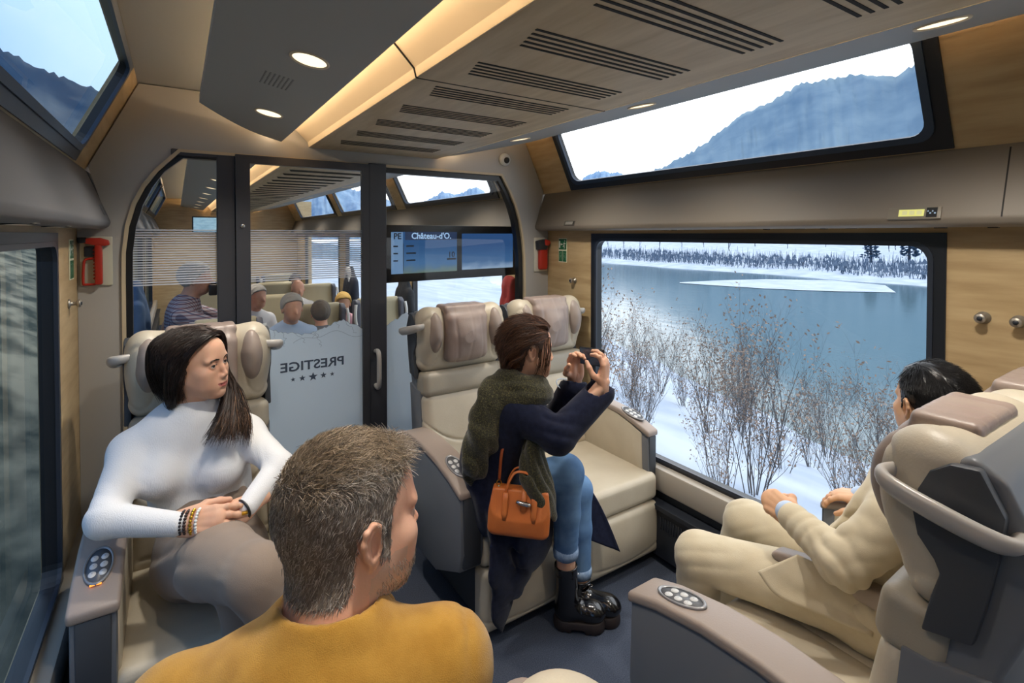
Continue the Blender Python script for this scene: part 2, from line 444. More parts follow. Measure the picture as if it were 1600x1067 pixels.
WIN = [(-1.95, -.05), (.63, 2.375), (3.35, 5.25), (5.6, 7.85), (8.2, 10.75)]
RWIN = [(-1.95, .2), (.605, 2.53), (3.4, 5.33), (5.62, 7.9), (8.18, 10.85)]
for side in ('right', 'left'):
    R = side == 'right'; X = XR if R else XL; o = 1 if R else -1
    holes = [rect(a+.02, b-.02, .49, 1.685) for a, b in WIN]
    st(plate('wall_'+side, [rect(YB, YE, 0, 1.76)]+holes, lambda y, z: (X, y, z), (.05*o, 0, 0), oak), 'oak veneered %s side wall around the big window' % side, 'wall')
    # sill, heater casing
    xs = lambda a, b: (min(X+a*o, X+b*o), max(X+a*o, X+b*o))
    for k, (y0, y1) in enumerate(((YB, YP-.001), (YP+.05, YE))):
        a, b = xs(-.055, .02)
        st(box('trim_%d' % (1+k+(0 if R else 10)), a, b, y0, y1, .355, .478, sill_grey, bevel=.012), 'grey window ledge running along the %s wall %s' % (side, ('', 'beyond the partition')[k]), 'window ledge')
        bm = bmesh.new(); a, b = xs(-.10, .0); add_box(bm, a, b, y0, y1, .285, .31); a, b = xs(-.085, 0); add_box(bm, a, b, y0, y1, .04, .285); a, b = xs(-.03, 0); add_box(bm, a, b, y0, y1, .31, .356)
        if k == 0 and R:
            for i in range(26): add_box(bm, X-.089, X-.085, 1.35+i*.016, 1.359+i*.016, .19, .255)
        st(bobj('baseboard_%s' % side + ('' if k == 0 else '_far'), bm, charcoal, bevel=.004, seg=1), 'dark heater casing under the %s window %s' % (side, ('', 'beyond the partition')[k]), 'heater casing')
        # soffit over the window
        prof = [(-.0, 1.725), (-.085, 1.722), (-.108, 1.732), (-.116, 1.752), (-.035, 1.968), (-.02, 1.985), (.06, 1.985), (.06, 1.725)]
        st(prism('trim_%d' % (3+k+(0 if R else 10)), [(X+p*o, q) for p, q in prof], y0, y1, soffit_brown if R else soffit_shaded, axis='y', bevel=.006), 'taupe fascia above the %s window %s' % (side, ('', 'beyond the partition')[k]), 'fascia')
    # sloping band with the roof windows
    p0, p1 = Vector((X-.03*o, 0, 1.982)), Vector((X-.22*o, 0, 2.385)); d = (p1-p0); L = d.length; d.normalize(); nrm = Vector((d.z*o, 0, -d.x*o))*1.0
    if nrm.x*o < 0: nrm = -nrm
    rf = lambda y, s: (p0.x+d.x*s, y, p0.z+d.z*s)
    holes = [rect(a+.02, b-.02, .012, L-.03) for a, b in RWIN]
    st(plate('wall_%s_upper' % side, [rect(YB, YE, -.01, L)]+holes, rf, tuple(nrm*.04), oak), 'oak panels around the %s roof window' % side, 'wall')
    for k, (a, b) in enumerate(RWIN):
        nm = 'window_%d' % (k+1+(10 if R else 20))
        w = plate(nm, [rect(a, b, 0, L-.02), rrect(a+.055, b-.055, .05, L-.045, .05)], lambda y, s: tuple(Vector(rf(y, s))-nrm*.008), tuple(nrm*.03), black_frame)
        st(w, 'black framed roof window %s' % (('on the right, behind the camera', 'above the big lake window', 'right side beyond the glass, nearest', 'right side beyond the glass, middle', 'right side beyond the glass, farthest')[k] if R else ('on the left, behind the camera', 'on the left showing hill and blue sky', 'left side beyond the glass, nearest', 'left side beyond the glass, middle', 'left side beyond the glass, farthest')[k]), 'window')
        r_ = plate('rubber_seal', [rrect(a+.04, b-.04, .035, L-.035, .05), rrect(a+.065, b-.065, .058, L-.055, .045)], lambda y, s: tuple(Vector(rf(y, s))-nrm*.016), tuple(nrm*.012), mat('window_seal', lin(44, 62, 86), .4) if 'window_seal' not in MATS else MATS['window_seal'], w)
        pane = plate('pane', [rect(a+.03, b-.03, .02, L-.025)], lambda y, s: tuple(Vector(rf(y, s))+nrm*.024), None, glass_right if R else glass_left, w)
    for k, (a, b) in enumerate(WIN):
        nm = 'window_%d' % (k+1+(0 if R else 5))
        w = plate(nm, [rect(a, b, .475, 1.705), rrect(a+.042, b-.042, .50, 1.667, .06)], lambda y, z: (X-.006*o, y, z), (.05*o, 0, 0), black_frame)
        st(w, 'large black framed window %s' % (('on the right, behind the camera', 'facing the lake', 'on the right beyond the glass, nearest', 'on the right beyond the glass, middle', 'on the right beyond the glass, farthest')[k] if R else ('on the left, behind the camera', 'at the left edge beside the white sweater woman', 'on the left beyond the glass, nearest', 'on the left beyond the glass, middle', 'on the left beyond the glass, farthest')[k]), 'window')
        plate('inner_rim', [rrect(a+.034, b-.034, .492, 1.675, .062), rrect(a+.05, b-.05, .508, 1.659, .055)], lambda y, z: (X-.010*o, y, z), (.012*o, 0, 0), mat('frame_rim', lin(40, 46, 58), .3) if 'frame_rim' not in MATS else MATS['frame_rim'], w)
        plate('pane', [rect(a+.03, b-.03, .485, 1.69)], lambda y, z: (X+.034*o, y, z), None, glass_right if R else glass_left, w)

# --- hung ceiling: oak centre panel with slots, coves, grey side panels
def ceiling_run(y0, y1, tagn, far):
    base = 20+tagn*10; sfx = ' in the saloon beyond the glass' if far else ' over the seats'
    oakp = st(box('trim_%d' % base, .586, 1.314, y0, y1, 2.15, 2.20, oak_ceiling_lit, bevel=.004), 'oak ceiling panel with rows of air slots'+sfx, 'ceiling panel')
    ys = []
    y = 1.48
    while y < y1-.12: ys.append(y); y += .266
    y = 1.48-.262
    while y > y0+.1: ys.append(y); y -= .258
    bm = bmesh.new()
    for y in ys:
        if y < y0+.05 or y < -.7: continue
        for j in range(5): add_box(bm, .665+.006*j, 1.185-.0*j, y-.048+j*.024, y-.0395+j*.024, 2.1485, 2.152)
    bobj('air_slots', bm, slot_dark, oakp)
    if not far: box('panel_joint', .583, 1.317, 1.386, 1.392, 2.1492, 2.16, slot_dark, oakp)
    for s in (0, 1):
        f = (lambda x: x) if s == 0 else mx
        sd = ('left', 'right')[s]
        # curved recess of the cove
        prof = [(.583, 2.152), (.577, 2.178), (.555, 2.201), (.52, 2.236), (.47, 2.278), (.41, 2.312), (.33, 2.33), (.33, 2.345), (.42, 2.33), (.50, 2.275), (.60, 2.20), (.60, 2.152)]
        cv = st(prism('trim_%d' % (base+1+s*4), [(f(a), b) for a, b in prof], y0, y1, cove_white, axis='y'), 'warm lit cove along the %s edge of the oak panel%s' % (sd, sfx), 'cove')
        box('light_strip', min(f(.385), f(.41)), max(f(.385), f(.41)), y0+.03, y1-.03, 2.2045, 2.214, cove_emit, cv)
        if not far:
            q = sorted((f(.445), f(.575)))
            prism('cove_joint', [(f(a), b-.002) for a, b in ((.583, 2.153), (.577, 2.179), (.555, 2.202), (.52, 2.237), (.47, 2.279), (.468, 2.276), (.518, 2.234), (.553, 2.199), (.5745, 2.177), (.5805, 2.153))], 1.386, 1.391, slot_dark, cv, axis='y')
    # grey side panels, rounded where they meet the partition
    for s in (0, 1):
        f = (lambda x: x) if s == 0 else mx
        sd = ('left', 'right')[s]
        zz = lambda x: 2.163+(.447-x)*.19 if x < .447 else 2.163
        ol = [(.447, y0), (.447, y1-.03)]
        for i in range(8):
            t = i/7; ol.append((.447-.06-(.447-.06-.085)*t, y1-.05-.34*t**1.6 if not far else y1-.03))
        ol += [(.075, y0)]
        lo = [(f(a), b, zz(a)) for a, b in ol]; n = len(lo)
        V = lo+[(a, b, c+.03) for a, b, c in lo]
        bm = bmesh.new(); vs = [bm.verts.new(v) for v in V]
        bm.faces.new(vs[:n]); bm.faces.new(vs[n:][::-1])
        for i in range(n): bm.faces.new((vs[i], vs[n+i], vs[n+(i+1) % n], vs[(i+1) % n]))
        st(bobj('trim_%d' % (base+2+s*4), bm, grey_panel), 'grey %s ceiling panel with round lamps%s' % (sd, sfx), 'ceiling panel')
ceiling_run(YB, YP-.005, 0, False)
ceiling_run(YP+.055, YE, 1, True)

# --- partition: grey portal, black framed glass, sliding door
pl = [(-.2, 0), (-.2, 1.50), (-.198, 1.62), (-.185, 1.74), (-.16, 1.84), (-.125, 1.92), (-.075, 1.995), (.015, 2.092)]
pr = [(1.77, 2.092), (1.84, 1.98), (1.88, 1.90), (1.915, 1.80), (1.94, 1.67), (1.952, 1.55), (1.955, 1.42), (1.955, 0)]
outer = [(XR-.001, 0), (XR-.001, 1.72), (2.04, 1.74), (2.11, 1.99), (1.93, 2.37), (-.13, 2.37), (-.31, 1.99), (-.24, 1.74), (XL+.001, 1.72), (XL+.001, 0)]
st(plate('wall_partition', [outer+pl+pr], lambda x, z: (x, YP, z), (0, .06, 0), grey_portal), 'pale grey portal wall around the glass partition', 'wall')
def inset(d):
    return [(-.2+d, 0), (-.2+d, 1.50), (-.198+d, 1.62), (-.185+d, 1.735), (-.16+d, 1.83), (-.125+d, 1.91), (-.075+d*.9, 1.985), (.015+d*.5, 2.092-d)]
def insetr(d):
    return [(1.77-d*.5, 2.092-d), (1.84-d, 1.975), (1.88-d, 1.895), (1.915-d, 1.795), (1.94-d, 1.67), (1.952-d, 1.55), (1.955-d, 1.42), (1.955-d, 0)]
A, B = pl+pr, inset(.014)+insetr(.014)
st(plate('trim_1', [A+B[::-1]], lambda x, z: (x, YP-.012, z), (0, .03, 0), mat('portal_edge', lin(196, 180, 150), .5)), 'pale rim around the partition opening', 'trim')
A, B = inset(.014)+insetr(.014), inset(.038)+insetr(.046)
pf = st(plate('trim_2', [A+B[::-1]], lambda x, z: (x, YP+.005, z), (0, .045, 0), black_plain), 'black gasket frame of the glass partition', 'frame')
pf.name = 'trim_51'; bpy.data.objects['trim_1'].name = 'trim_50'
# posts and header
st(boxes('trim_52', [(.166, .243, YP-.01, YP+.045, 0, 2.085), (.166-.18, 1.0, YP-.008, YP+.04, 2.062, 2.092)], door_dark, bevel=.003), 'dark slate post and header left of the glass door', 'door frame')
st(boxes('trim_53', [(.892, .99, YP-.03, YP+.045, 0, 2.092)], door_dark, bevel=.003), 'dark slate post right of the glass door', 'door frame')
st(plate('window_31', [inset(.03)+[(.17, 2.07), (.17, 0)]], lambda x, z: (x, YP+.02, z), None, glass_part), 'clear fixed glass left of the door', 'glass panel')
st(plate('window_32', [[(.985, 0), (.985, 2.07)]+insetr(.03)], lambda x, z: (x, YP+.02, z), None, glass_part), 'clear fixed glass right of the door', 'glass panel')
door = thing('door_1', 'sliding glass door with slate frame and frosted lower half', 'door'); door['kind'] = 'structure'
YD = YP-.035
plate('door_frame', [rect(.243, .892, .012, 2.085), rect(.305, .852, .09, 2.045)], lambda x, z: (x, YD, z), (0, .03, 0), door_dark, door)
plate('pane', [rect(.30, .857, .08, 2.05)], lambda x, z: (x, YD+.012, z), None, glass_part, door)
lathe('door_lock', [(.001, 0), (.011, 0), (.011, .004), (.006, .006), (.001, .006)], chrome, door, 16, Matrix.Translation((.272, YD, 1.74)) @ Matrix.Rotation(PI/2, 4, 'X'))
tube('door_handle', [(.925, YP-.03, 1.05), (.925, YP-.065, 1.055), (.925, YP-.085, 1.03), (.925, YP-.088, .95), (.925, YP-.085, .88), (.925, YP-.065, .855), (.925, YP-.03, .86)], .013, handle_grey, door, 12, smoothn=28)

# frosted film with a mountain skyline, stripes, lettering
def ridge(xs, zs, rough, seed, n=60):
    r = random.Random(seed); X = np.linspace(xs[0], xs[-1], n); Z = np.interp(X, xs, zs)
    return [(float(x), float(z+r.uniform(-rough, rough))) for x, z in zip(X, Z)]
skyA = ridge([.305, .33, .356, .40, .429, .48, .535, .60, .63, .68, .729, .76, .791, .82, .852], [1.20, 1.215, 1.236, 1.225, 1.205, 1.20, 1.185, 1.19, 1.198, 1.215, 1.243, 1.236, 1.215, 1.21, 1.178], .006, 3, 50)
skyB = ridge([.99, 1.03, 1.08, 1.129, 1.17, 1.217, 1.30, 1.42, 1.552, 1.575, 1.61, 1.66, 1.75, 1.85, 1.92], [1.16, 1.19, 1.22, 1.243, 1.20, 1.155, 1.13, 1.12, 1.145, 1.214, 1.20, 1.155, 1.15, 1.165, 1.15], .007, 5, 70)
skyC = ridge([-.165, -.1, 0, .06, .17], [1.11, 1.14, 1.12, 1.15, 1.13], .006, 7, 30)
def film(name, sky, x0, x1, y, parent):
    return plate(name, [[(x0, .09)]+[(x1, .09)]+sky[::-1]], lambda x, z: (x, y, z), (0, .0008, 0), frost, parent)
ink = mat('etched_ink', lin(62, 74, 92), .6); line_ink = mat('etched_line', lin(110, 126, 144), .6)
film('frosted_film', skyA, .305, .852, YD+.0105, door)
film('frosted_film', skyB, .99, 1.92, YP+.018, bpy.data.objects['window_32'])
film('frosted_film', skyC, -.165, .17, YP+.018, bpy.data.objects['window_31'])
def line3(pts, y, bm, w=.0014):
    for (a, b), (c, d) in zip(pts[:-1], pts[1:]):
        dx, dz = c-a, d-b; L = math.hypot(dx, dz)+1e-9; nx, nz = -dz/L*w/2, dx/L*w/2
        vs = [bm.verts.new(p) for p in ((a+nx, y, b+nz), (c+nx, y, d+nz), (c-nx, y, d-nz), (a-nx, y, b-nz))]; bm.faces.new(vs)
def contours(name, sky, y, parent, seed):
    r = random.Random(seed); bm = bmesh.new()
    line3([(a, b-.001) for a, b in sky], y, bm)
    for k in range(8):
        i = r.randrange(4, len(sky)-8); p = [sky[i]]
        for j in range(r.randrange(4, 9)):
            p.append((p[-1][0]+r.uniform(-.012, .02), p[-1][1]-r.uniform(.002, .016)))
        line3(p, y, bm, .0011)
    x0, x1 = sky[0][0], sky[-1][0]
    q = [(x0+(x1-x0)*t, 1.10+.075*math.sin(t*2.3)**2+.012*math.sin(t*19)) for t in np.linspace(.35, 1, 26)]
    line3(q, y, bm, .0012)
    bobj(name, bm, line_ink, parent)
contours('mountain_line_drawing', skyA, YD+.0098, door, 1)
contours('mountain_line_drawing', skyB, YP+.0172, bpy.data.objects['window_32'], 2)
Mt = lambda x, y, z: Matrix.Translation((x, y, z)) @ Matrix.Rotation(PI/2, 4, 'X')
lt = text('lettering', 'PRESTIGE', .066, Mt(.593, YD+.0095, 1.0), ink, door, mirror=True)
bb = [v.co.x for v in lt.data.vertices]; sc = .315/(max(bb)-min(bb))
for v in lt.data.vertices: v.co.x = .593+(v.co.x-(max(bb)+min(bb))/2)*sc
def star(bm, cx, cz, r, y):
    vs = [bm.verts.new((cx+(r if i % 2 == 0 else r*.42)*math.sin(PI*i/5), y, cz+(r if i % 2 == 0 else r*.42)*math.cos(PI*i/5))) for i in range(10)]; c = bm.verts.new((cx, y, cz))
    for i in range(10): bm.faces.new((c, vs[i], vs[(i+1) % 10]))
bm = bmesh.new()
for cx, r in ((.495, .0125), (.54, .017), (.593, .024), (.645, .017), (.69, .0125)): star(bm, cx, .957, r, YD+.0095)
bobj('stars', bm, ink, door)
def stripes(name, x0, x1, y, parent, xf=None):
    b = []
    for i in range(22):
        z = 1.467+i*.0113; a = x0
        if xf: a = max(x0, xf(z))
        b.append((a, x1, y, y+.0006, z, z+.0062))
    b.append((x0 if not xf else max(x0, xf(1.715)), x1, y, y+.0006, 1.7155, 1.722))
    boxes(name, b, stripe_film, parent)
stripes('stripe_film', .305, .852, YD+.0105, door)
stripes('stripe_film', -.165, .166, YP+.018, bpy.data.objects['window_31'])

# --- twin display behind the right-hand glass, turned a little towards the door
disp = thing('information_display', 'wide black twin screen hung behind the right glass panel', 'display', (1.013, YP+.075, 1.42), math.radians(6))
dw = 1.03
box('housing', -.022, .995, 0, .045, -.005, .335, black_plain, disp, bevel=.004)
def screen_mat(name, top, mid, low, s):
    m = bpy.data.materials.new(name); m.use_nodes = True; t = m.node_tree; t.nodes.clear()
    c = t.nodes.new('ShaderNodeTexCoord'); sp = t.nodes.new('ShaderNodeSeparateXYZ'); r = t.nodes.new('ShaderNodeValToRGB'); n = t.nodes.new('ShaderNodeTexNoise'); n.inputs['Scale'].default_value = 5
    t.links.new(c.outputs['Generated'], sp.inputs[0]); t.links.new(c.outputs['Generated'], n.inputs['Vector'])
    ad = t.nodes.new('ShaderNodeMath'); ad.operation = 'MULTIPLY_ADD'; ad.inputs[1].default_value = .25; t.links.new(n.outputs['Fac'], ad.inputs[0]); t.links.new(sp.outputs['Z'], ad.inputs[2]); t.links.new(ad.outputs[0], r.inputs[0])
    e = r.color_ramp.elements; e[0].position = .12; e[0].color = low; e[1].position = .8; e[1].color = top; q = e.new(.34); q.color = mid
    em = t.nodes.new('ShaderNodeEmission'); em.inputs[1].default_value = s; o = t.nodes.new('ShaderNodeOutputMaterial'); t.links.new(r.outputs[0], em.inputs[0]); t.links.new(em.outputs[0], o.inputs[0]); return m
s1 = box('route_screen', .05, .50, -.003, 0, .045, .295, screen_mat('screen_route', lin(44, 76, 116), lin(66, 100, 138), lin(96, 112, 104), 1), disp)
s2 = box('scenery_screen', .54, .965, -.003, 0, .05, .285, screen_mat('screen_scene', lin(42, 72, 114), lin(58, 92, 132), lin(130, 152, 176), 1), disp)
tx = mat('screen_text', lin(150, 180, 210), .5, emit=lin(150, 180, 210), estr=.8); tk = mat('screen_ink', lin(24, 36, 58), .5)
box('header_bar', .132, .50, -.0036, -.003, .245, .295, mat('screen_header', lin(30, 48, 80), .4, emit=lin(30, 48, 80), estr=.6), s1)
box('time_column', .042, .118, -.0036, -.003, .045, .293, mat('screen_column', lin(96, 128, 164), .4, emit=lin(96, 128, 164), estr=.7), s1)
T = lambda x, z: Matrix.Translation((x, -.0042, z)) @ Matrix.Rotation(PI/2, 4, 'X')
text('screen_lettering', 'PE', .050, T(.082, .252), tk, s1)
text('screen_lettering', "Château-d'O.", .052, T(.315, .253), tx, s1)
text('screen_lettering', '10', .050, T(.458, .135), tk, s1)
for k, w in enumerate((.05, .065, .06)):
    box('stop_name', .14, .14+w, -.0042, -.003, .205-k*.043, .214-k*.043, tk, s1)
    box('stop_time', .055, .085, -.0042, -.0036, .205-k*.043, .213-k*.043, tk, s1)
box('route_line', .119, .122, -.0042, -.003, .06, .225, tk, s1)
box('tag_bar', .425, .492, -.0042, -.003, .118, .130, tk, s1)
# ---------------------------------------------------------------- small fittings
def downlight(x, y, z, lab, grp, tilt=0, w=LAMP_W, r=.046):
    t = thing('downlight', lab, 'ceiling lamp', (x, y, z), 0, grp)
    t.rotation_euler = (0, tilt, 0)
    lathe('lamp_ring', [(r, -.001), (r+.006, -.003), (r+.008, 0), (r+.008, .004), (r, .004)], cove_white, t, 28)
    lathe('lamp_lens', [(.001, .0005), (r, .0005), (r, .002), (.001, .002)], lamp_face, t, 28)
    if w:
        ld = bpy.data.lights.new('lamp', 'SPOT'); ld.energy = w; ld.color = (1, .93, .83); ld.spot_size = math.radians(128); ld.spot_blend = 1.0; ld.shadow_soft_size = .04
        lo = bpy.data.objects.new('lamp_light', ld); C.objects.link(lo); lo.parent = t; lo.location = (0, 0, -.012)
    return t
TL = math.atan(.19)
for y, lab in ((.62, 'round warm downlight in the left grey panel, out above the camera'), (1.515, 'larger round warm downlight in the left grey ceiling panel'), (2.264, 'smaller round downlight in the left grey panel, close to the partition')):
    downlight(.318, y, 2.186, lab, 'downlights in the left ceiling panel', TL)
for y, lab in ((.45, 'downlight in the right grey panel, out of view to the right'), (1.36, 'downlight in the right grey panel at the top edge of the lake roof window'), (2.18, 'downlight in the right grey panel close to the round camera')):
    downlight(mx(.318), y, 2.186, lab, 'downlights in the right ceiling panel', -TL)
for y in (-.6, -1.7):
    downlight(.318, y, 2.186, 'downlight behind the camera, left', 'downlights behind the camera', TL); downlight(mx(.318), y, 2.186, 'downlight behind the camera, right', 'downlights behind the camera', -TL)
for i in range(9):
    y = 3.5+i*.92
    downlight(.318, y, 2.186, 'downlight in the left ceiling panel beyond the glass', 'left downlights beyond the glass', TL, 46 if i % 2 == 0 else 0)
    if i % 2 == 0: downlight(mx(.318), y, 2.186, 'downlight in the right ceiling panel beyond the glass', 'right downlights beyond the glass', -TL, 46)
for k, y in enumerate((2.29, 2.10, 1.755, 1.617, 1.081, .895)):
    t = thing('reading_light', 'tiny reading light under the right fascia, %s from the partition' % ('first', 'second', 'third', 'fourth', 'fifth', 'sixth')[k], 'reading light', (2.088, y, 1.7215), 0, 'reading lights under the right fascia')
    lathe('light_ring', [(.016, -.001), (.020, -.001), (.020, .002), (.016, .002)], black_plain, t, 18)
    lathe('light_lens', [(.001, -.0006), (.016, -.0006), (.016, .001), (.001, .001)], emis('reading_lens_%d' % k, (1, .93, .82, 1), 1.4), t, 18)
for k, y in enumerate((1.524, 1.946)):
    t = thing('reading_light', 'reading light under the left fascia, %s' % ('nearer the camera', 'nearer the partition')[k], 'reading light', (-.285, y, 1.7215), 0, 'reading lights under the left fascia')
    lathe('light_ring', [(.03, -.001), (.034, -.001), (.034, .002), (.03, .002)], black_plain, t, 18)
    lathe('light_lens', [(.001, -.0006), (.03, -.0006), (.03, .001), (.001, .001)], emis('reading_lens_left_%d' % k, (1, .86, .66, 1), .8), t, 18)
for k, (y, w) in enumerate(((.63, .03), (.50, .024), (1.22, .02), (.99, .02), (1.70, .018))):
    tag(box('fascia_slot', 2.08, 2.10, y-w/2, y+w/2, 1.7195, 1.7225, black_plain), 'small dark slot under the right fascia, %s' % ('nearest the window corner', 'above the knobbed oak panel', 'left of the fifth reading light', 'left of the sixth reading light', 'beside the third reading light')[k], 'slot', 'dark slots under the right fascia')
# soffit joint and illuminated seat sign
def on_fascia(z, out=.001): # point on the sloping face of the right fascia
    t = (z-1.752)/(1.968-1.752); return XR-.116+.081*t-out
tag(prism('panel_gap', [(on_fascia(1.752, .0006), 1.752), (on_fascia(1.965, .0006), 1.965), (on_fascia(1.965, -.004), 1.965), (on_fascia(1.752, -.004), 1.752)], .468, .472, slot_dark, axis='y'), 'thin dark joint across the right fascia above the knobbed oak panel', 'panel joint')
sg = thing('seat_sign', 'lit seat number sign on the right fascia above the window corner', 'sign', (on_fascia(1.768), .685, 1.768)); sg.rotation_euler = (0, math.atan(.081/.216), 0)
box('plate', -.004, .006, -.072, .074, -.020, .022, mat('sign_plate', lin(120, 112, 98), .4), sg, bevel=.002)
box('lit_window', -.0055, -.003, -.028, .042, -.011, .013, mat('sign_glow', lin(206, 206, 130), .4, emit=lin(206, 206, 120), estr=.5), sg)
box('dark_window', -.0055, -.003, -.062, -.034, -.015, .018, black_plain, sg)
for k in range(4): box('lit_digit', -.0062, -.0054, -.058+k*.006-(.0 if k % 2 else .001), -.0545+k*.006, -.004+(k % 2)*.007, .001+(k % 2)*.007, mat('sign_digit_%d' % k, lin(130, 150, 170), .4, emit=lin(130, 150, 170), estr=.5), sg)
for k in range(3): box('seat_symbol', -.0062, -.0054, -.022+k*.02, -.008+k*.02, -.006, .008, mat('sign_symbol_%d' % k, lin(236, 236, 180), .4), sg)
lb = thing('seat_label', 'small dark number label on the right fascia near the partition', 'label', (on_fascia(1.768), 2.455, 1.768)); lb.rotation_euler = (0, math.atan(.081/.216), 0)
box('plate', -.003, .004, -.05, .05, -.016, .016, mat('label_plate', lin(88, 82, 74), .5), lb, bevel=.002)
box('window', -.004, -.002, -.032, .036, -.008, .009, mat('label_window', lin(150, 146, 138), .4), lb); box('dark_window', -.0042, -.002, -.047, -.036, -.010, .011, black_plain, lb)
lb2 = thing('seat_label', 'small grey number label on the left fascia beside the partition', 'label', (mx(on_fascia(1.80)), 2.70, 1.80)); lb2.rotation_euler = (0, -math.atan(.081/.216), 0)
box('plate', -.004, .003, -.035, .035, -.022, .022, mat('label_plate_left', lin(86, 88, 92), .5), lb2, bevel=.002); box('window', .002, .004, -.024, .022, -.012, .012, mat('label_window_left', lin(66, 70, 76), .4), lb2)

# emergency exit signs: running figure over two instruction panels
def exit_sign(name, lab, M):
    t = thing(name, lab, 'sign'); t.matrix_world = M
    box('backing', -.052, .052, -.003, 0, -.080, .080, sign_cream, t)
    box('figure_panel', -.047, .047, -.0042, -.003, .005, .075, green_sign, t)
    box('instruction_panel', -.047, -.0025, -.0042, -.003, -.075, -.004, green_sign, t); box('instruction_panel', .0025, .047, -.0042, -.003, -.075, -.004, green_sign, t)
    bm = bmesh.new(); y = -.0044
    def seg(p, w):
        for (a, b), (c, d) in zip(p[:-1], p[1:]):
            dx, dz = c-a, d-b; L = math.hypot(dx, dz); nx, nz = -dz/L*w/2, dx/L*w/2
            bm.faces.new([bm.verts.new(q) for q in ((a+nx, y, b+nz), (c+nx, y, d+nz), (c-nx, y, d-nz), (a-nx, y, b-nz))])
    seg([(.026, .052), (.020, .036), (.024, .024), (.022, .012)], .007); seg([(.020, .036), (.012, .026), (.005, .026)], .005); seg([(.026, .050), (.016, .048), (.011, .040)], .004); seg([(.026, .050), (.034, .042), (.039, .046)], .004)
    c = bm.verts.new((.028, y, .062)); rg = [bm.verts.new((.028+.006*math.cos(a), y, .062+.006*math.sin(a))) for a in np.linspace(0, 2*PI, 12, endpoint=False)]
    for i in range(12): bm.faces.new((c, rg[i], rg[(i+1) % 12]))
    seg([(.004, .040), (-.022, .040)], .005); seg([(-.014, .047), (-.022, .040), (-.014, .033)], .004)
    for q in ((-.042, -.030, .016, .062),): bm.faces.new([bm.verts.new(v) for v in ((q[0], y, q[2]), (q[1], y, q[2]), (q[1], y, q[3]), (q[0], y, q[3]))])
    bobj('exit_figure', bm, white_mark, t)
    bm = bmesh.new()
    for s in (-1, 1):
        seg([(s*.037, -.062), (s*.037, -.02), (s*.012, -.016), (s*.012, -.062)], .0028); seg([(s*.030, -.05), (s*.022, -.03), (s*.016, -.044)], .0028)
    bobj('instruction_marks', bm, mat('sign_marks', lin(130, 180, 150), .5), t)
    return t
exit_sign('exit_sign', 'green emergency exit sign on the oak strip left of the lake window', Matrix.Translation((XR-.001, 2.655, 1.594)) @ Matrix.Rotation(-PI/2, 4, 'Z') @ Matrix.Scale(.82, 4, (1, 0, 0)))
exit_sign('exit_sign', 'green emergency exit sign on the oak strip beside the left window', Matrix.Translation((XL+.001, 2.66, 1.60)) @ Matrix.Rotation(PI/2, 4, 'Z') @ Matrix.Scale(.82, 4, (1, 0, 0)))
# red emergency tools in cream holders
def hammer(lab, x, z, flip, saw):
    t = thing('emergency_saw' if saw else 'emergency_hammer', lab, 'emergency tool', (x, YP-.001, z))
    if flip < 0: t.scale = (1, 1, 1)
    if saw:
        box('holder_plate', -.055, .055, -.008, 0, -.105, .105, mat('holder_cream_left', lin(196, 196, 178), .5), t, bevel=.003)
        box('handle', -.004, .022, -.034, -.008, -.10, .085, red_plastic, t, bevel=.006)
        prism('head', [(-.058, .082), (-.058, .098), (.015, .100), (.044, .090), (.048, .070), (.030, .064), (-.02, .072)], -.036, -.008, red_plastic, t, bevel=.004, axis='y').location = (0, 0, 0)
        box('head_tip', -.060, -.030, -.037, -.008, .078, .102, charcoal, t, bevel=.004)
        tube('bow', [(-.002, -.02, -.098), (-.036, -.02, -.098), (-.043, -.02, -.09), (-.041, -.02, -.02), (-.034, -.02, .008), (.0, -.02, .012)], .005, red_plastic, t, 8, smoothn=24)
        box('dark_bracket', -.040, -.004, -.02, -.008, .018, .064, charcoal, t, bevel=.004)
        prism('saw_teeth', [(-.004, -.085)]+[q for i in range(9) for q in ((-.004, -.08+i*.015), (-.011, -.073+i*.015))]+[(-.004, .06)], -.022, -.018, red_plastic, t, axis='y')
    else:
        box('holder_plate', -.058, .052, -.008, 0, -.118, .112, mat('holder_cream_right', lin(216, 212, 196), .5), t, bevel=.003)
        box('handle', -.034, .036, -.042, -.008, -.105, .05, red_plastic, t, bevel=.014, seg=3)
        prism('head', [(-.048, .03), (-.054, .09), (.01, .102), (.046, .092), (.05, .066), (.03, .055), (.02, .028)], -.046, -.008, charcoal, t, bevel=.006, axis='y')
        prism('head_cap', [(.004, .06), (.002, .1025), (.044, .095), (.052, .07), (.03, .055)], -.050, -.010, red_plastic, t, bevel=.006, axis='y')
    return t
hammer('red emergency hammer on the pale portal by the lake window', 2.085, 1.565, 1, False)
hammer('red saw-shaped emergency tool on the portal behind the white sweater woman', -.285, 1.585, -1, True)
# round surveillance camera
cc = thing('dome_camera', 'small white dome camera above the partition corner', 'camera', (1.79, YP-.001, 2.185))
V = Matrix.Rotation(PI/2, 4, 'X')
lathe('camera_base', [(.001, 0), (.040, 0), (.042, .010), (.036, .022), (.024, .030), (.001, .032)], white_mark, cc, 28, V)
lathe('camera_lens', [(.001, .022), (.019, .024), (.020, .036), (.012, .044), (.001, .046)], black_plain, cc, 24, V @ Matrix.Rotation(.25, 4, 'X'))
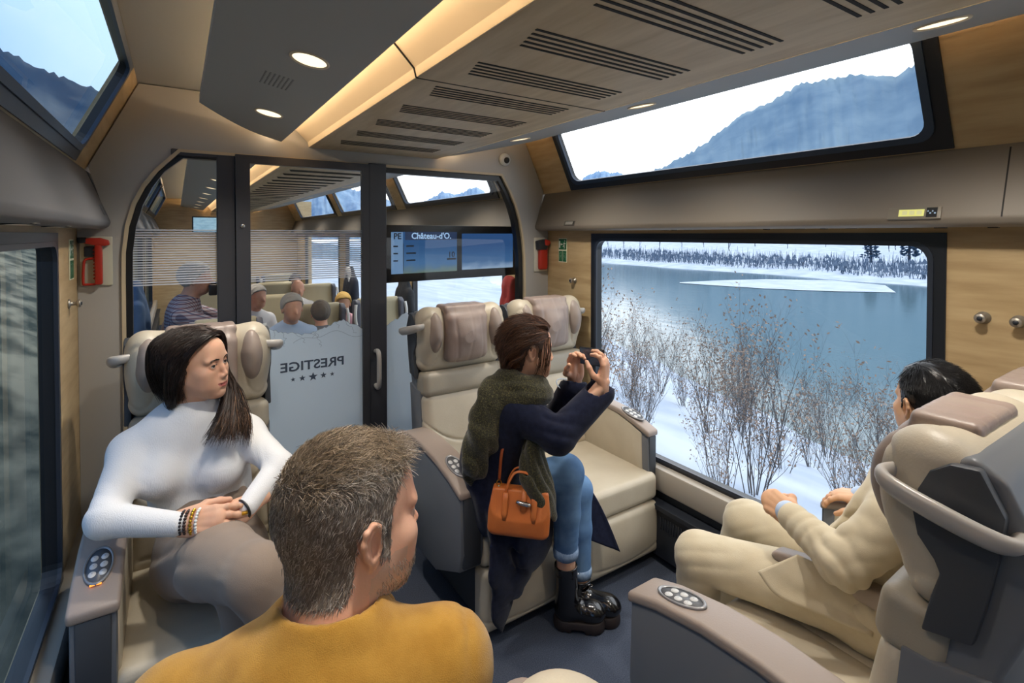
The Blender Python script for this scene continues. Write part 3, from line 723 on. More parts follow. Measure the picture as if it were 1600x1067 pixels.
# coat hooks
def hook(lab, x, y, z, s, m):
    t = thing('coat_hook', lab, 'coat hook', (x, y, z)); t.rotation_euler = (0, -PI/2*s, 0)
    lathe('hook_plate', [(.001, 0), (.019, 0), (.019, .004), (.008, .007), (.007, .022), (.013, .026), (.016, .034), (.012, .038), (.001, .039)], m, t, 24)
    lathe('hook_cap', [(.001, .0385), (.007, .0385), (.007, .041), (.001, .0415)], charcoal, t, 16)
brushed = mat('brushed_metal', lin(176, 170, 160), .3, .8)
hook('round metal coat knob on the oak panel, nearer the lake window', XR, .535, 1.435, 1, brushed)
hook('round metal coat knob on the oak panel, at the right edge of view', XR, .452, 1.434, 1, brushed)
hook('round coat knob on the oak strip below the exit sign, lake side', XR, 2.536, 1.403, 1, brushed)
hook('round coat knob on the oak strip beside the left window', XL, 2.60, 1.43, -1, brushed)

# perforated loudspeaker field in the left ceiling panel
bm = bmesh.new()
for i in range(15):
    for j in range(7):
        x, y = .235+j*.013, 1.74+i*.0095; z = 2.163+(.447-x)*.19
        add_box(bm, x, x+.006, y, y+.0028, z-.0012, z+.003)
bobj('speaker_grille', bm, mat('grille_grey', lin(104, 105, 104), .7), bpy.data.objects['trim_22'])
# ---------------------------------------------------------------- reclining seats (built facing -y, origin on the floor)
seat_meshes = {}
def soft(key, build, h, m, name, parent, smooth=1):
    if key not in seat_meshes:
        f = build(); V, F = f.mesh(smooth); o = mobj(name, V, F, m, parent, smooth=True); seat_meshes[key] = o.data
    else:
        o = put(bpy.data.objects.new(name, seat_meshes[key]), parent)
    return o
RB = rotm((1, 0, 0), -math.radians(9))
def groove(f, lo, hi, zs, depth, w=.006):
    return f.comb(lo, hi, lambda P: depth*np.exp(-((P[..., 2]-zs(P[..., 0], P[..., 1]))/w)**2), 0, 'add')
def f_cushion():
    f = Field((-.27, -.61, .30), (.27, .09, .51), .006)
    f.rbox((0, -.265, .395), (.245, .31, .068), .032, puff=(0, 0, .014))
    f.ell((0, -.26, .52), (.2, .26, .05), .05, 's')
    return f
def f_back():
    f = Field((-.27, -.10, .42), (.27, .20, .92), .006)
    f.rbox((0, .035, .66), (.242, .06, .235), .045, R=RB, puff=(0, .018, 0))
    f.ell((0, -.075, .70), (.15, .045, .2), .06, 's')
    groove(f, (-.26, -.1, .5), (.26, .06, .85), lambda x, y: .635+2.1*x*x, .007, .005)
    groove(f, (-.26, -.1, .5), (.26, .06, .85), lambda x, y: .50+0*x, .004, .005)
    return f
def f_band():
    f = Field((-.27, -.08, .83), (.27, .2, 1.03), .006)
    f.rbox((0, .068, .932), (.242, .062, .063), .03, R=RB, puff=(0, .008, 0)); return f
def f_head():
    f = Field((-.28, -.10, .95), (.28, .22, 1.34), .006)
    f.rbox((0, .105, 1.150), (.246, .062, .165), .058, puff=(0, .01, 0))
    for s in (-1, 1): f.ell((s*.188, .068, 1.195), (.060, .072, .120), .05)
    f.ell((0, .0, 1.15), (.10, .05, .15), .04, 's')
    for s in (-1, 1):
        f.comb((s*.19-.07, -.08, 1.0), (s*.19+.07, .12, 1.32), lambda P, s=s: .004*np.exp(-((np.sqrt(((P[..., 0]-s*.205)/.055)**2+((P[..., 2]-1.15)/.125)**2)-1)/.07)**2), 0, 'add')
    return f
def f_pillow():
    f = Field((-.17, -.07, .98), (.17, .17, 1.36), .005)
    f.rbox((0, .028, 1.168), (.124, .036, .125), .032, puff=(0, .018, .01))
    f.rbox((0, .080, 1.312), (.124, .060, .018), .016, .03)
    for x, a in ((-.07, .0022), (.012, .0014), (.078, .0024)):
        f.comb((x-.04, -.06, 1.0), (x+.04, .12, 1.34), lambda P, x=x, a=a: a*np.exp(-((P[..., 0]-x-.006*np.sin(P[..., 2]*16+x*40))/.007)**2), 0, 'add')
    f.bumpy((-.17, -.06, .98), (.17, .16, 1.34), .13, .0012, 4)
    return f
def f_wing(s):
    f = Field((s*.176-.07, -.10, 1.02), (s*.176+.07, .14, 1.31), .005); f.ell((s*.178, .055, 1.195), (.048, .080, .112), 0)
    f.bumpy((s*.176-.07, -.10, 1.02), (s*.176+.07, .14, 1.31), .11, .0015, 6); return f
def f_leg():
    f = Field((-.27, -.62, .03), (.27, -.46, .34), .006)
    f.rbox((0, -.535, .188), (.245, .045, .133), .028, puff=(0, .014, 0))
    groove(f, (-.26, -.62, .05), (.26, -.55, .2), lambda x, y: .085+.5*x*x, .003, .005); return f
ARM = [(-.565, .655), (-.572, .42), (-.555, .345), (-.33, .235), (-.02, .235), (.06, .34), (.09, .60), (.06, .70), (-.04, .722), (-.18, .728), (-.33, .716), (-.47, .688)]
ARMTOP = [(.085, .69), (.03, .712), (-.05, .724), (-.18, .730), (-.33, .718), (-.47, .690), (-.575, .655)]
armtop_z = lambda y: float(np.interp(-y, [-p[0] for p in ARMTOP], [p[1] for p in ARMTOP]))
def add_arm(t, x, outer=1, w=.056, panel=True, short=False):
    """armrest centred on x; outer = side facing away from the sitter"""
    y0 = .03 if short else 0
    ol = [(a+y0 if a < -.4 else a, b) for a, b in ARM]
    if short: ol = [(a, max(b, .40)) for a, b in ol]
    a = prism('armrest', ol, x-w+.004, x+w-.004, shell_grey, t, bevel=.008)
    ins = [(p*.93-.012+y0*.5, .02+q*.965) for p, q in ol]
    q0, q1 = (x-outer*(w+.002), x-outer*(w-.02)); prism('inner_panel', ins, min(q0, q1), max(q0, q1), leather, a, bevel=.01)
    box('front_cap', x-w*.72, x+w*.72, ol[0][0]-.008, ol[0][0]+.02, .36 if not short else .43, .645, shell_dark, a, bevel=.006)
    tp = [(p+y0*(p < -.4), q) for p, q in ARMTOP]
    pd = prism('arm_pad', [(p, q+.018) for p, q in tp]+[(p, q-.014) for p, q in tp[::-1]], x-w-.004, x+w+.004, pad_taupe, a, bevel=.011, seg=3)
    if panel:
        yc = -.43+y0; zc = armtop_z(yc)+.0195; sl = math.atan((armtop_z(yc+.05)-armtop_z(yc-.05))/.1)
        M = Matrix.Translation((x, yc, zc)) @ Matrix.Rotation(sl, 4, 'X')
        def local(name, prof, m, sx, sy, dx=0, dy=0, n=28): return lathe(name, prof, m, a, n, M @ Matrix.Translation((dx, dy, 0)) @ Matrix.Diagonal((sx, sy, 1, 1)))
        local('control_ring', [(.86, -.002), (1, -.002), (1.0, .003), (.93, .005), (.86, .002)], MATS['control_ring'], .036, .078)
        local('control_face', [(.01, .0012), (.88, .0012), (.88, -.002), (.01, -.002)], MATS['control_face'], .036, .078)
        for i in range(3):
            for s in (-1, 1): local('button', [(.1, .0045), (.8, .004), (1, .0015)], MATS['control_button'], .0095, .012, s*.0125, -.033+i*.032)
    return a
mat('control_ring', lin(150, 150, 152), .3, .4); mat('control_face', lin(92, 94, 98), .35); mat('control_button', lin(206, 206, 204), .3)
def grab(t, s, k=1.0):
    x = .243*s
    tube('grab_handle', [(x-.02*s, .040, 1.235), (x+.024*s*k, .028, 1.232), (x+.046*s*k, .055, 1.222), (x+.052*s*k, .125, 1.205), (x+.046*s*k, .195, 1.19), (x+.024*s*k, .222, 1.186), (x-.02*s, .215, 1.186)], [.010, .012, .0145, .0155, .0145, .012, .010], handle_grey, t, 14, smoothn=44, flat=1.45)
def make_seat(label, group, loc, rz, arms, handles=(-1, 1), hk=1.0):
    t = thing('reclining_seat', label, 'seat', loc, rz, group)
    soft('cushion', f_cushion, .006, leather, 'seat_cushion', t); b = soft('back', f_back, .006, leather, 'backrest', t)
    soft('band', f_band, .006, leather_dim, 'upper_backrest', t); hd = soft('head', f_head, .006, leather, 'headrest', t)
    pl_ = soft('pillow', f_pillow, .005, pillow_mauve, 'head_pillow', t); soft('wingl', lambda: f_wing(-1), .005, pad_taupe, 'wing_pad', t); soft('wingr', lambda: f_wing(1), .005, pad_taupe, 'wing_pad', t); soft('leg', f_leg, .006, leather, 'leg_rest', t)
    sh = prism('back_shell', [(.05, .36), (.075, .62), (.12, .93), (.13, 1.0), (.125, 1.285), (.155, 1.302), (.20, 1.275), (.245, 1.17), (.235, 1.03), (.20, .93), (.17, .72), (.14, .36)], -.236, .236, shell_grey, t, bevel=.014, seg=3)
    for s in (-1, 1):
        prism('shell_side', [(.130, 1.285), (.100, 1.262), (.082, 1.222), (.074, 1.178), (.082, 1.135), (.108, 1.10), (.117, 1.078), (.104, 1.03), (.090, .958), (.165, .975), (.182, 1.055), (.198, 1.15), (.206, 1.22), (.172, 1.29)], *sorted((s*.235, s*.259)), shell_dark, sh, bevel=.005)
        prism('shell_side_trim', [(.02, .46), (.055, .90), (.10, .90), (.19, .92), (.165, .70), (.14, .40), (.05, .40)], *sorted((s*.228, s*.248)), shell_grey, sh, bevel=.006)
    for s in handles: grab(t, s, hk)
    boxes('pedestal', [(-.20, .20, -.48, .06, .03, .33), (-.17, .17, -.42, .04, 0, .03)], shell_dark, t, bevel=.01)
    for x, outer, kw in arms: add_arm(t, x, outer, **kw)
    return t
seatA = make_seat('beige leather reclining seat the woman in the white sweater sits in', 'beige reclining seats', (.085, 2.36, 0), 0, [(-.285, -1, {}), (.285, 1, {})])
seatB = make_seat('beige reclining seat behind the woman with the phone, next to the aisle', 'beige reclining seats', (1.275, 2.36, 0), 0, [(-.29, -1, {})], (-1,))
seatC = make_seat('empty beige reclining seat beside the lake window, facing the camera', 'beige reclining seats', (1.838, 2.36, 0), 0, [(.238, 1, dict(w=.035, short=True))], (1,), .45)
seatD = make_seat('empty beige reclining seat in the right foreground with its back to the camera', 'beige reclining seats', (1.420, .462, 0), PI, [(.285, 1, {})], (1,))
seatE = make_seat('beige reclining seat the man in the cream suit sits in, by the window', 'beige reclining seats', (1.874, .44, 0), PI, [], ())
add_arm(seatE, -.228, -1, w=.034, panel=True, short=True)
ca = prism('centre_armrest', [(.04, .71), (-.10, .715), (-.34, .700), (-.47, .672), (-.485, .650), (-.46, .640), (-.30, .652), (.05, .648)], .205, .262, pad_taupe, seatE, bevel=.012, seg=3)
seatF = make_seat('beige seat under the man in the mustard jacket, headrest corner at the bottom edge', 'beige reclining seats', (.078, .40, 0), PI, [], ())

ind = [c for c in seatA.children if c.name.startswith('armrest')][0]
box('lit_indicator', -.299, -.272, -.506, -.490, .7005, .7035, mat('indicator_orange', lin(255, 150, 60), .4, emit=lin(255, 140, 50), estr=2.0), ind, bevel=.001)
# smaller seats of the saloon beyond the glass
far_leather = mat('saloon_seat_leather', lin(180, 170, 140), .5); far_grip = mat('saloon_seat_grip', lin(226, 226, 222), .4); far_shell = mat('saloon_seat_shell', lin(92, 96, 108), .5)
def far_seat(label, loc, proto=[None]):
    if proto[0] is None:
        t = thing('saloon_seat', label, 'seat', loc, 0, 'saloon seats beyond the glass')
        box('seat_cushion', -.22, .22, -.50, 0, .30, .44, far_leather, t, bevel=.03, seg=3)
        prism('backrest', [(-.02, .40), (-.06, .55), (.03, .95), (.03, 1.07), (.06, 1.10), (.10, 1.09), (.10, .40)], -.20, .20, far_leather, t, bevel=.02, seg=3)
        prism('back_shell', [(.10, .3), (.10, 1.08), (.13, 1.06), (.17, .75), (.14, .3)], -.225, .225, far_shell, t, bevel=.012)
        for s in (-1, 1):
            prism('side_wing', [(-.035, .84), (-.03, 1.06), (.02, 1.09), (.12, 1.08), (.12, .8), (.03, .76)], *sorted((s*.19, s*.232)), far_shell, t, bevel=.012)
            tube('grip', [(s*.232, -.03, .86), (s*.244, -.042, .9), (s*.246, -.042, .98), (s*.238, -.03, 1.05)], .014, far_grip, t, 8, smoothn=14)
        box('pedestal', -.16, .16, -.40, .05, 0, .30, far_shell, t, bevel=.01)
        proto[0] = t
    else:
        t = dup(proto[0]); t.location = loc; t['label'] = label
    return t
FS = [((1.02, 4.60, 0), 'saloon seat beyond the door glass, nearest row, under the skyline drawing'), ((.83, 5.55, 0), 'saloon seat beyond the door glass, behind the grey-haired man'),
      ((1.62, 4.75, 0), 'saloon seat right of the blond child beyond the glass'), ((1.42, 6.5, 0), 'saloon seat in front of the hanging black coat, middle rows'),
      ((1.05, 7.0, 0), 'saloon seat in the middle of the far saloon, third row'), ((.30, 4.15, 0), 'saloon seat behind the fixed glass left of the door, below the photographer'),
      ((.78, 8.2, 0), 'saloon seat far down the saloon, left of its aisle'), ((1.30, 8.4, 0), 'saloon seat far down the saloon, right of its aisle'), ((.30, 6.4, 0), 'saloon seat at the left edge of the door glass, far row')]
for l, lb_ in FS: far_seat(lb_, l)
# ---------------------------------------------------------------- the valley outside
def grid(name, xs, ys, zf, m, parent=None):
    X, Y = np.meshgrid(xs, ys, indexing='ij'); Z = zf(X, Y); V = np.stack([X, Y, Z], -1).reshape(-1, 3); a, b = X.shape
    I = np.arange(a*b).reshape(a, b); F = np.stack([I[:-1, :-1], I[1:, :-1], I[1:, 1:], I[:-1, 1:]], -1).reshape(-1, 4)
    return mobj(name, V, F, m, parent, smooth=True)
def wob(X, Y, s, seed, n=6):
    r = np.random.default_rng(seed); o = 0
    for i in range(n):
        a = r.uniform(0, 2*PI); f = (2**(i*.75))/s; o = o+np.sin((X*math.cos(a)+Y*math.sin(a))*2*PI*f+r.uniform(0, 6))/(1.6**i)
    return o/2
snow = mat('snow', lin(196, 202, 210), .8, col2=lin(170, 180, 194), nscale=.35, bump=.2, bscale=2)
lake_m = bpy.data.materials.new('lake_water'); lake_m.use_nodes = True
t = lake_m.node_tree; b = t.nodes['Principled BSDF']; b.inputs['Base Color'].default_value = lin(90, 114, 120); b.inputs['Roughness'].default_value = .12; b.inputs['IOR'].default_value = 1.333; b.inputs['Specular IOR Level'].default_value = .6
tcn = t.nodes.new('ShaderNodeTexCoord'); mp = t.nodes.new('ShaderNodeMapping'); mp.inputs['Scale'].default_value = (1, .35, 1); n = t.nodes.new('ShaderNodeTexNoise'); n.inputs['Scale'].default_value = .9; n.inputs['Detail'].default_value = 3
bp = t.nodes.new('ShaderNodeBump'); bp.inputs['Strength'].default_value = .05; bp.inputs['Distance'].default_value = .3
t.links.new(tcn.outputs['Object'], mp.inputs[0]); t.links.new(mp.outputs[0], n.inputs['Vector']); t.links.new(n.outputs['Fac'], bp.inputs['Height']); t.links.new(bp.outputs[0], b.inputs['Normal'])
forest = mat('mountain_forest_hazed', lin(138, 154, 162), .95, col2=lin(114, 134, 148), nscale=.035, nstretch=(1, 1, 1), ncon=(.35, .7), spec=0, detail=8)  # blue haze of distance mixed into the forest's base colour
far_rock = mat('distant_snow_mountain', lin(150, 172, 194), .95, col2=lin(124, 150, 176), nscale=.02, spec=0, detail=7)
ZL = -7.0
st(grid('lake', np.array([15, 40, 80, 125.]), np.array([-200, 0, 200, 600.]), lambda X, Y: ZL+0*X, lake_m), 'calm teal lake outside the big right window', 'lake')
# snowy near bank
xs = np.concatenate([np.linspace(2.7, 8, 14), np.linspace(8.6, 62, 50)]); ys = np.linspace(-40, 120, 120)
def bank(X, Y):
    ed = np.clip(18.7+.37*Y, 12, 60); k = np.where(X < 4.2, X, 4.2+(X-4.2)*(22-4.2)/(ed-4.2))
    z = np.interp(k, [2.7, 4.2, 8, 22, 24, 40], [-1.1, -1.35, -2.75, -7.05, -7.8, -12]); return z+.10*wob(X, Y, 7, 3)*(X > 3.2)
st(grid('snow_bank', xs, ys, bank, snow), 'snowy lake bank sloping down from the track', 'snow')
# far shore
shx = np.concatenate([np.linspace(98, 150, 30), np.linspace(156, 420, 22)]); shy = np.linspace(-260, 520, 140)
def shore(X, Y):
    e = 108+6*wob(Y*1.0, Y*0, 130, 8); d = X-e
    z = ZL-.6+np.interp(d, [-10, 0, 4, 18, 40, 110, 330], [-.3, .55, 1.1, 1.6, 3.0, 8.0, 26]); return z+.25*wob(X, Y, 30, 5)*(d > 2)
st(grid('far_shore', shx, shy, shore, snow), 'snow covered far shore of the lake', 'snow')
BAR = [(75.8, 60.4), (78.3, 60.0), (80.9, 59.6), (83.6, 59.2), (86.0, 58.6), (88.3, 57.9), (90.5, 57.1), (92.8, 56.3), (95.1, 55.5), (96.5, 54.2), (97.8, 52.8), (99.1, 51.4), (100.3, 50.0), (101.5, 48.7), (102.7, 47.3), (102.4, 45.3), (102.0, 43.3), (101.5, 41.4), (101.1, 39.6), (100.7, 37.8), (100.3, 36.1), (74.8, 59.6), (75.2, 57.6), (75.7, 55.8), (76.1, 53.9), (76.6, 52.2), (77.1, 50.5), (77.6, 48.9), (78.1, 47.3), (78.5, 45.8), (79.3, 44.5), (80.1, 43.2), (80.8, 41.9), (81.6, 40.7), (82.4, 39.5), (83.1, 38.3), (84.2, 37.2), (85.4, 36.2), (86.5, 35.3), (87.6, 34.3), (88.5, 33.2), (89.3, 32.1)]
st(mobj('sand_bar', [(a, b, ZL+.06) for a, b in BAR[:20]+[BAR[41]]+BAR[21:]], [(i, i+1, 22+i, 21+i) for i in range(20)], snow), 'long white snow bar lying in the lake before the far shore', 'snow')
def ridge_mesh(name, pts, dist_f, m, lab, jag, seed, base=-6):
    """mountain whose skyline passes (azimuth from +X towards +Y in degrees, elevation in degrees)"""
    az = np.radians([p[0] for p in pts]); el = np.radians([p[1] for p in pts]); A = np.linspace(az[0], az[-1], 420); E = np.interp(A, az, el)
    r = np.random.default_rng(seed); jagv = r.normal(size=420)*jag+np.convolve(r.normal(size=420), np.ones(5)/5, 'same')*jag*1.5
    rows = []
    for k, f in enumerate((0, .12, .25, .37, .5, .62, .75, .85, .93, 1.0)):
        D = dist_f(A)*(1-.45*(1-f)); H = dist_f(A)*np.tan(E)*(f**1.15)+1.7*f; H = H+(jagv*dist_f(A)*(f == 1.0))+(np.convolve(r.normal(size=420), np.ones(9)/9, 'same')*dist_f(A)*.010*(0 < f < 1)); H = np.where(f == 0, base, H)
        rows.append(np.stack([D*np.cos(A), D*np.sin(A), H], -1))
    rows.append(np.stack([dist_f(A)*1.3*np.cos(A), dist_f(A)*1.3*np.sin(A), np.full(420, base)], -1))
    V = np.concatenate(rows); nI = np.arange(len(V)).reshape(len(rows), 420)
    F = np.stack([nI[:-1, :-1], nI[1:, :-1], nI[1:, 1:], nI[:-1, 1:]], -1).reshape(-1, 4)
    return st(mobj(name, V, F, m, smooth=True), lab, 'mountain')
ridge_mesh('mountain', [(-40, 13), (-10, 16), (5, 17), (14, 17), (17.8, 15.7), (18.6, 14.4), (20, 13.8), (23.3, 14.45), (27.5, 14.35), (29.4, 13.4), (30.2, 12.9), (32.6, 12.05), (34.4, 10.8), (36.2, 9.35), (37.8, 8.45), (40.4, 7.1), (42.7, 6.3), (46, 4.6), (50, 2.8), (56, 1.5)], lambda A: 560+0*A, forest, 'forested mountain with blue haze painted in, filling the right roof window', .0016, 3)
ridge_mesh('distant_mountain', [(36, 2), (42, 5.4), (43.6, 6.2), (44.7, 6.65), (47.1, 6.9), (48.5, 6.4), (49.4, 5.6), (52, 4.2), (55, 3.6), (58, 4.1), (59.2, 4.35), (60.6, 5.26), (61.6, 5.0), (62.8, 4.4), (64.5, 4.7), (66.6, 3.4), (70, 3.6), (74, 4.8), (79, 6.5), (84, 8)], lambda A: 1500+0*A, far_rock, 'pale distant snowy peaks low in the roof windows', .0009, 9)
# steep hillside on the left of the line
slope_m = mat('hillside', lin(70, 74, 66), .95, col2=lin(150, 142, 122), nscale=1.6, nstretch=(1, .6, 1), ncon=(.40, .62), bump=.6, bscale=4, spec=.1, detail=10)
lx = np.concatenate([-np.linspace(.6, 9, 24), -np.linspace(9.6, 60, 22)])[::-1]; ly = np.linspace(-40, 120, 160)
def hill(X, Y):
    d = -X; z = np.interp(d, [.6, 1.6, 3.2, 9, 60], [-1.2, -1.0, -.1, 2.3, 9.0]); return z+.12*wob(X, Y, 3, 6)*(d > 2.2)
st(grid('hillside', lx, ly, hill, slope_m), 'rocky brown cutting beside the track outside the left window', 'hillside')
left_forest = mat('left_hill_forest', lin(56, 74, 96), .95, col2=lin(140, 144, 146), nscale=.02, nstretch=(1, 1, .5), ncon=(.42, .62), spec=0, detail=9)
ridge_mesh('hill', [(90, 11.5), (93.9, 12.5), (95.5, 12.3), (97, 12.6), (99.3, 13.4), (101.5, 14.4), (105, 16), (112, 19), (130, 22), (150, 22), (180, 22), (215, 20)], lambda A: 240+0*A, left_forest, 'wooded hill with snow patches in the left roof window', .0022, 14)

# trees and bushes
bark = mat('bark_dark', lin(66, 70, 80), .9, spec=.1); twig = mat('twig_brown', lin(108, 98, 90), .9, col2=lin(84, 82, 84), nscale=6, spec=.1); needle = mat('needles', lin(40, 62, 82), .9, col2=lin(58, 82, 104), nscale=2, spec=.1)
leaf_m = mat('dry_leaf', lin(160, 134, 114), .8, spec=.1)
def branchy(seed, height, n, spread, r0, levels=3):
    r = random.Random(seed); V = []; F = []; tips = []
    def add(pts, ra, rb):
        v, f = sweep(pts, np.linspace(ra, rb, len(pts)), 4); o = len(V); V.extend([tuple(q) for q in v]); F.extend([tuple(i+o for i in q) for q in f])
    def grow(p, d, L, rad, lev):
        pts = [p]; q = Vector(p); dd = Vector(d)
        for i in range(5):
            dd = (dd+Vector((r.uniform(-.16, .16), r.uniform(-.16, .16), r.uniform(-.02, .14)))).normalized(); q = q+dd*L/5; pts.append(tuple(q))
        add(pts, rad, rad*.35); tips.append(pts[-1])
        if lev > 0:
            for k in range(r.randrange(4, 7)):
                i = r.randrange(1, 6); ax = Vector((r.uniform(-1, 1), r.uniform(-1, 1), r.uniform(.25, 1.1))).normalized()
                grow(pts[i], (dd*.6+ax*.75).normalized(), L*r.uniform(.35, .6), rad*.42, lev-1)
    for i in range(n):
        a = r.uniform(0, 2*PI); s = spread*r.uniform(.2, 1)
        grow((math.cos(a)*s*.25, math.sin(a)*s*.25, -.15), Vector((math.cos(a)*s, math.sin(a)*s, 1)).normalized(), height*r.uniform(.7, 1), r0, levels)
    return V, F, tips
def bush(lab, seed, height, n, spread, r0, leaves):
    t = thing('bare_bush', lab, 'bush', (0, 0, 0), 0, 'bare bushes on the lake bank')
    V, F, tips = branchy(seed, height, n, spread, r0); b_ = mobj('branches', V, F, twig, t)
    if leaves:
        r = random.Random(seed); LV = []; LF = []
        for p in tips:
            if r.random() < leaves:
                for k in range(2):
                    c = Vector(p)+Vector((r.uniform(-.08, .08), r.uniform(-.08, .08), r.uniform(-.12, .04))); u = Vector((r.uniform(-1, 1), r.uniform(-1, 1), r.uniform(-1, 1))).normalized()*.028; w = u.orthogonal().normalized()*.014; o = len(LV)
                    LV += [c-u, c+w, c+u, c-w]; LF.append((o, o+1, o+2, o+3))
        if LF: tag(mobj('dry_leaves', [tuple(v) for v in LV], LF, leaf_m, t), kind='stuff')
    return t
protos = [bush('x', 2, 2.0, 9, .42, .0105, .22), bush('x', 5, 2.4, 9, .5, .011, .34), bush('x', 8, 1.8, 10, .5, .009, .08)]
rb_ = random.Random(4)
spots = []
for i in range(4000):
    X = rb_.uniform(6.2, 19); Y = X*rb_.uniform(.26, 1.3)
    if X < 18.0+.33*Y and all(math.hypot(X-a, Y-b) > 1.75+.03*X for a, b in spots) and len(spots) < 26: spots.append((X, Y))
spots.sort(key=lambda p: -p[1]/p[0])
for i, (X, Y) in enumerate(spots):
    p = protos[i % 3]; o = p if i < 3 else dup(p)
    z = float(bank(np.array([X]), np.array([Y]))[0]); o.location = (X, Y, z-.05); o.rotation_euler = (0, 0, rb_.uniform(0, 6.28)); s = rb_.uniform(.75, 1.25)*(1+.02*(X-6)); o.scale = (s, s, s)
    o['label'] = 'bare brown bush on the snowy lake bank outside the big window'
def conifer(lab, loc, h, seed):
    r = random.Random(seed); t = thing('pine_tree', lab, 'tree', loc, 0, 'pines on the far shore')
    tube('trunk', [(0, 0, -.5), (0, 0, h*.5), (0, 0, h)], [.35, .25, .08], bark, t, 7)
    V = []; F = []
    for i in range(170):
        f = r.uniform(.22, 1); a = r.uniform(0, 2*PI); R = h*.30*(1-f)**.55*r.uniform(.55, 1.1)+.25; c = Vector((math.cos(a)*R, math.sin(a)*R, h*f+r.uniform(-.3, .3))); s = h*.07*r.uniform(.6, 1.2)
        o = len(V)
        for q in ((1, 0, 0), (0, 1, 0), (-1, 0, 0), (0, -1, 0), (0, 0, .5), (0, 0, -.5)): V.append(tuple(c+Vector((q[0]*s*r.uniform(.6, 1.3), q[1]*s*r.uniform(.6, 1.3), q[2]*s))))
        F += [(o+a_, o+b_, o+4) for a_, b_ in ((0, 1), (1, 2), (2, 3), (3, 0))]+[(o+b_, o+a_, o+5) for a_, b_ in ((0, 1), (1, 2), (2, 3), (3, 0))]
    mobj('crown', V, F, needle, t); return t
def sh_z(x, y): return float(shore(np.array([x]), np.array([y]))[0])
def az_pt(u, X):    # a spot on the far shore on the bearing of photo column u
    s_, c_ = math.sin(math.radians(33.3)), math.cos(math.radians(33.3)); a = (u-800)/800; k = X/(s_+c_*a); return X, k*(c_-s_*a)
for k, (u, X, h, w) in enumerate(((1361, 139, 6.2, 'left'), (1421, 141, 6.4, 'right'))):
    x, y = az_pt(u, X); conifer('%s one of two dark pines on the far shore, top right of the lake window' % w, (x, y, sh_z(x, y)), h, 20+k)
V0, F0, _ = branchy(31, 6, 1, .25, .11, 3)
tp = mobj('bare_tree', V0, F0, bark); tag(tp, 'bare tree on the far shore, first from the left', 'tree', 'bare trees on the far shore')
us = [935, 950, 975, 1000, 1030, 1065, 1100, 1140, 1180, 1230, 1290, 1390, 1400, 1440, 1455]
for k, u in enumerate(us):
    o = tp if k == 0 else dup(tp); X = rb_.uniform(154, 176); x, y = az_pt(u, X); o.location = (x, y, sh_z(x, y)-.2); s = rb_.uniform(.8, 1.35); o.scale = (s, s, s); o.rotation_euler = (0, 0, k*1.3)
    o['label'] = 'bare leafless tree on the far shore behind the scrub'
# hedge of scrub along the far shore: uncountable
V = []; F = []
for i in range(9000):
    y = rb_.uniform(-60, 330); x = 116+rb_.uniform(0, 22)+6*float(wob(np.array([y]), np.array([0.]), 130, 8)[0]); z = sh_z(x, y); h = rb_.uniform(.8, 3.0)*(1.2 if rb_.random() < .2 else 1); w = rb_.uniform(.04, .10); l = rb_.uniform(-.5, .5); o = len(V)
    V += [(x, y-w, z-.2), (x, y+w, z-.2), (x, y+l+w*.3, z+h), (x, y+l-w*.3, z+h)]; F.append((o, o+1, o+2, o+3))
    if rb_.random() < .14:
        s = rb_.uniform(.3, .7); o = len(V)
        for q in ((1, 0, 0), (0, 1, 0), (-1, 0, 0), (0, -1, 0), (0, 0, 1.6), (0, 0, -1.2)): V.append((x+q[0]*s, y+q[1]*s, z+.4+h*.25+q[2]*s))
        F += [(o+a_, o+b_, o+4) for a_, b_ in ((0, 1), (1, 2), (2, 3), (3, 0))]
tag(mobj('scrub', V, F, mat('scrub_grey', lin(96, 108, 122), .95, col2=lin(124, 134, 146), nscale=.6, spec=.05)), 'grey bare scrub along the far shore', 'scrub', kind='stuff')
V = []; F = []   # woods behind the snow field at the left
for i in range(1500):
    u = rb_.uniform(880, 1190); x, y = az_pt(u, rb_.uniform(230, 300)); z = sh_z(x, y); h = rb_.uniform(7, 13)*(1 if u < 1110 else .6); w = h*.16; o = len(V)
    for k in range(3):
        o = len(V); z0 = z+h*.28*k; ww = w*(1-.27*k)
        V += [(x+ww*math.cos(q*PI/2.5), y+ww*math.sin(q*PI/2.5), z0) for q in range(5)]+[(x, y, z0+h*.48)]; F += [(o+q, o+(q+1) % 5, o+5) for q in range(5)]
tag(mobj('woods', V, F, mat('woods_blue', lin(78, 98, 120), .95, col2=lin(96, 114, 134), nscale=.2, spec=.05)), 'blue-grey woods behind the far shore', 'woods', kind='stuff')
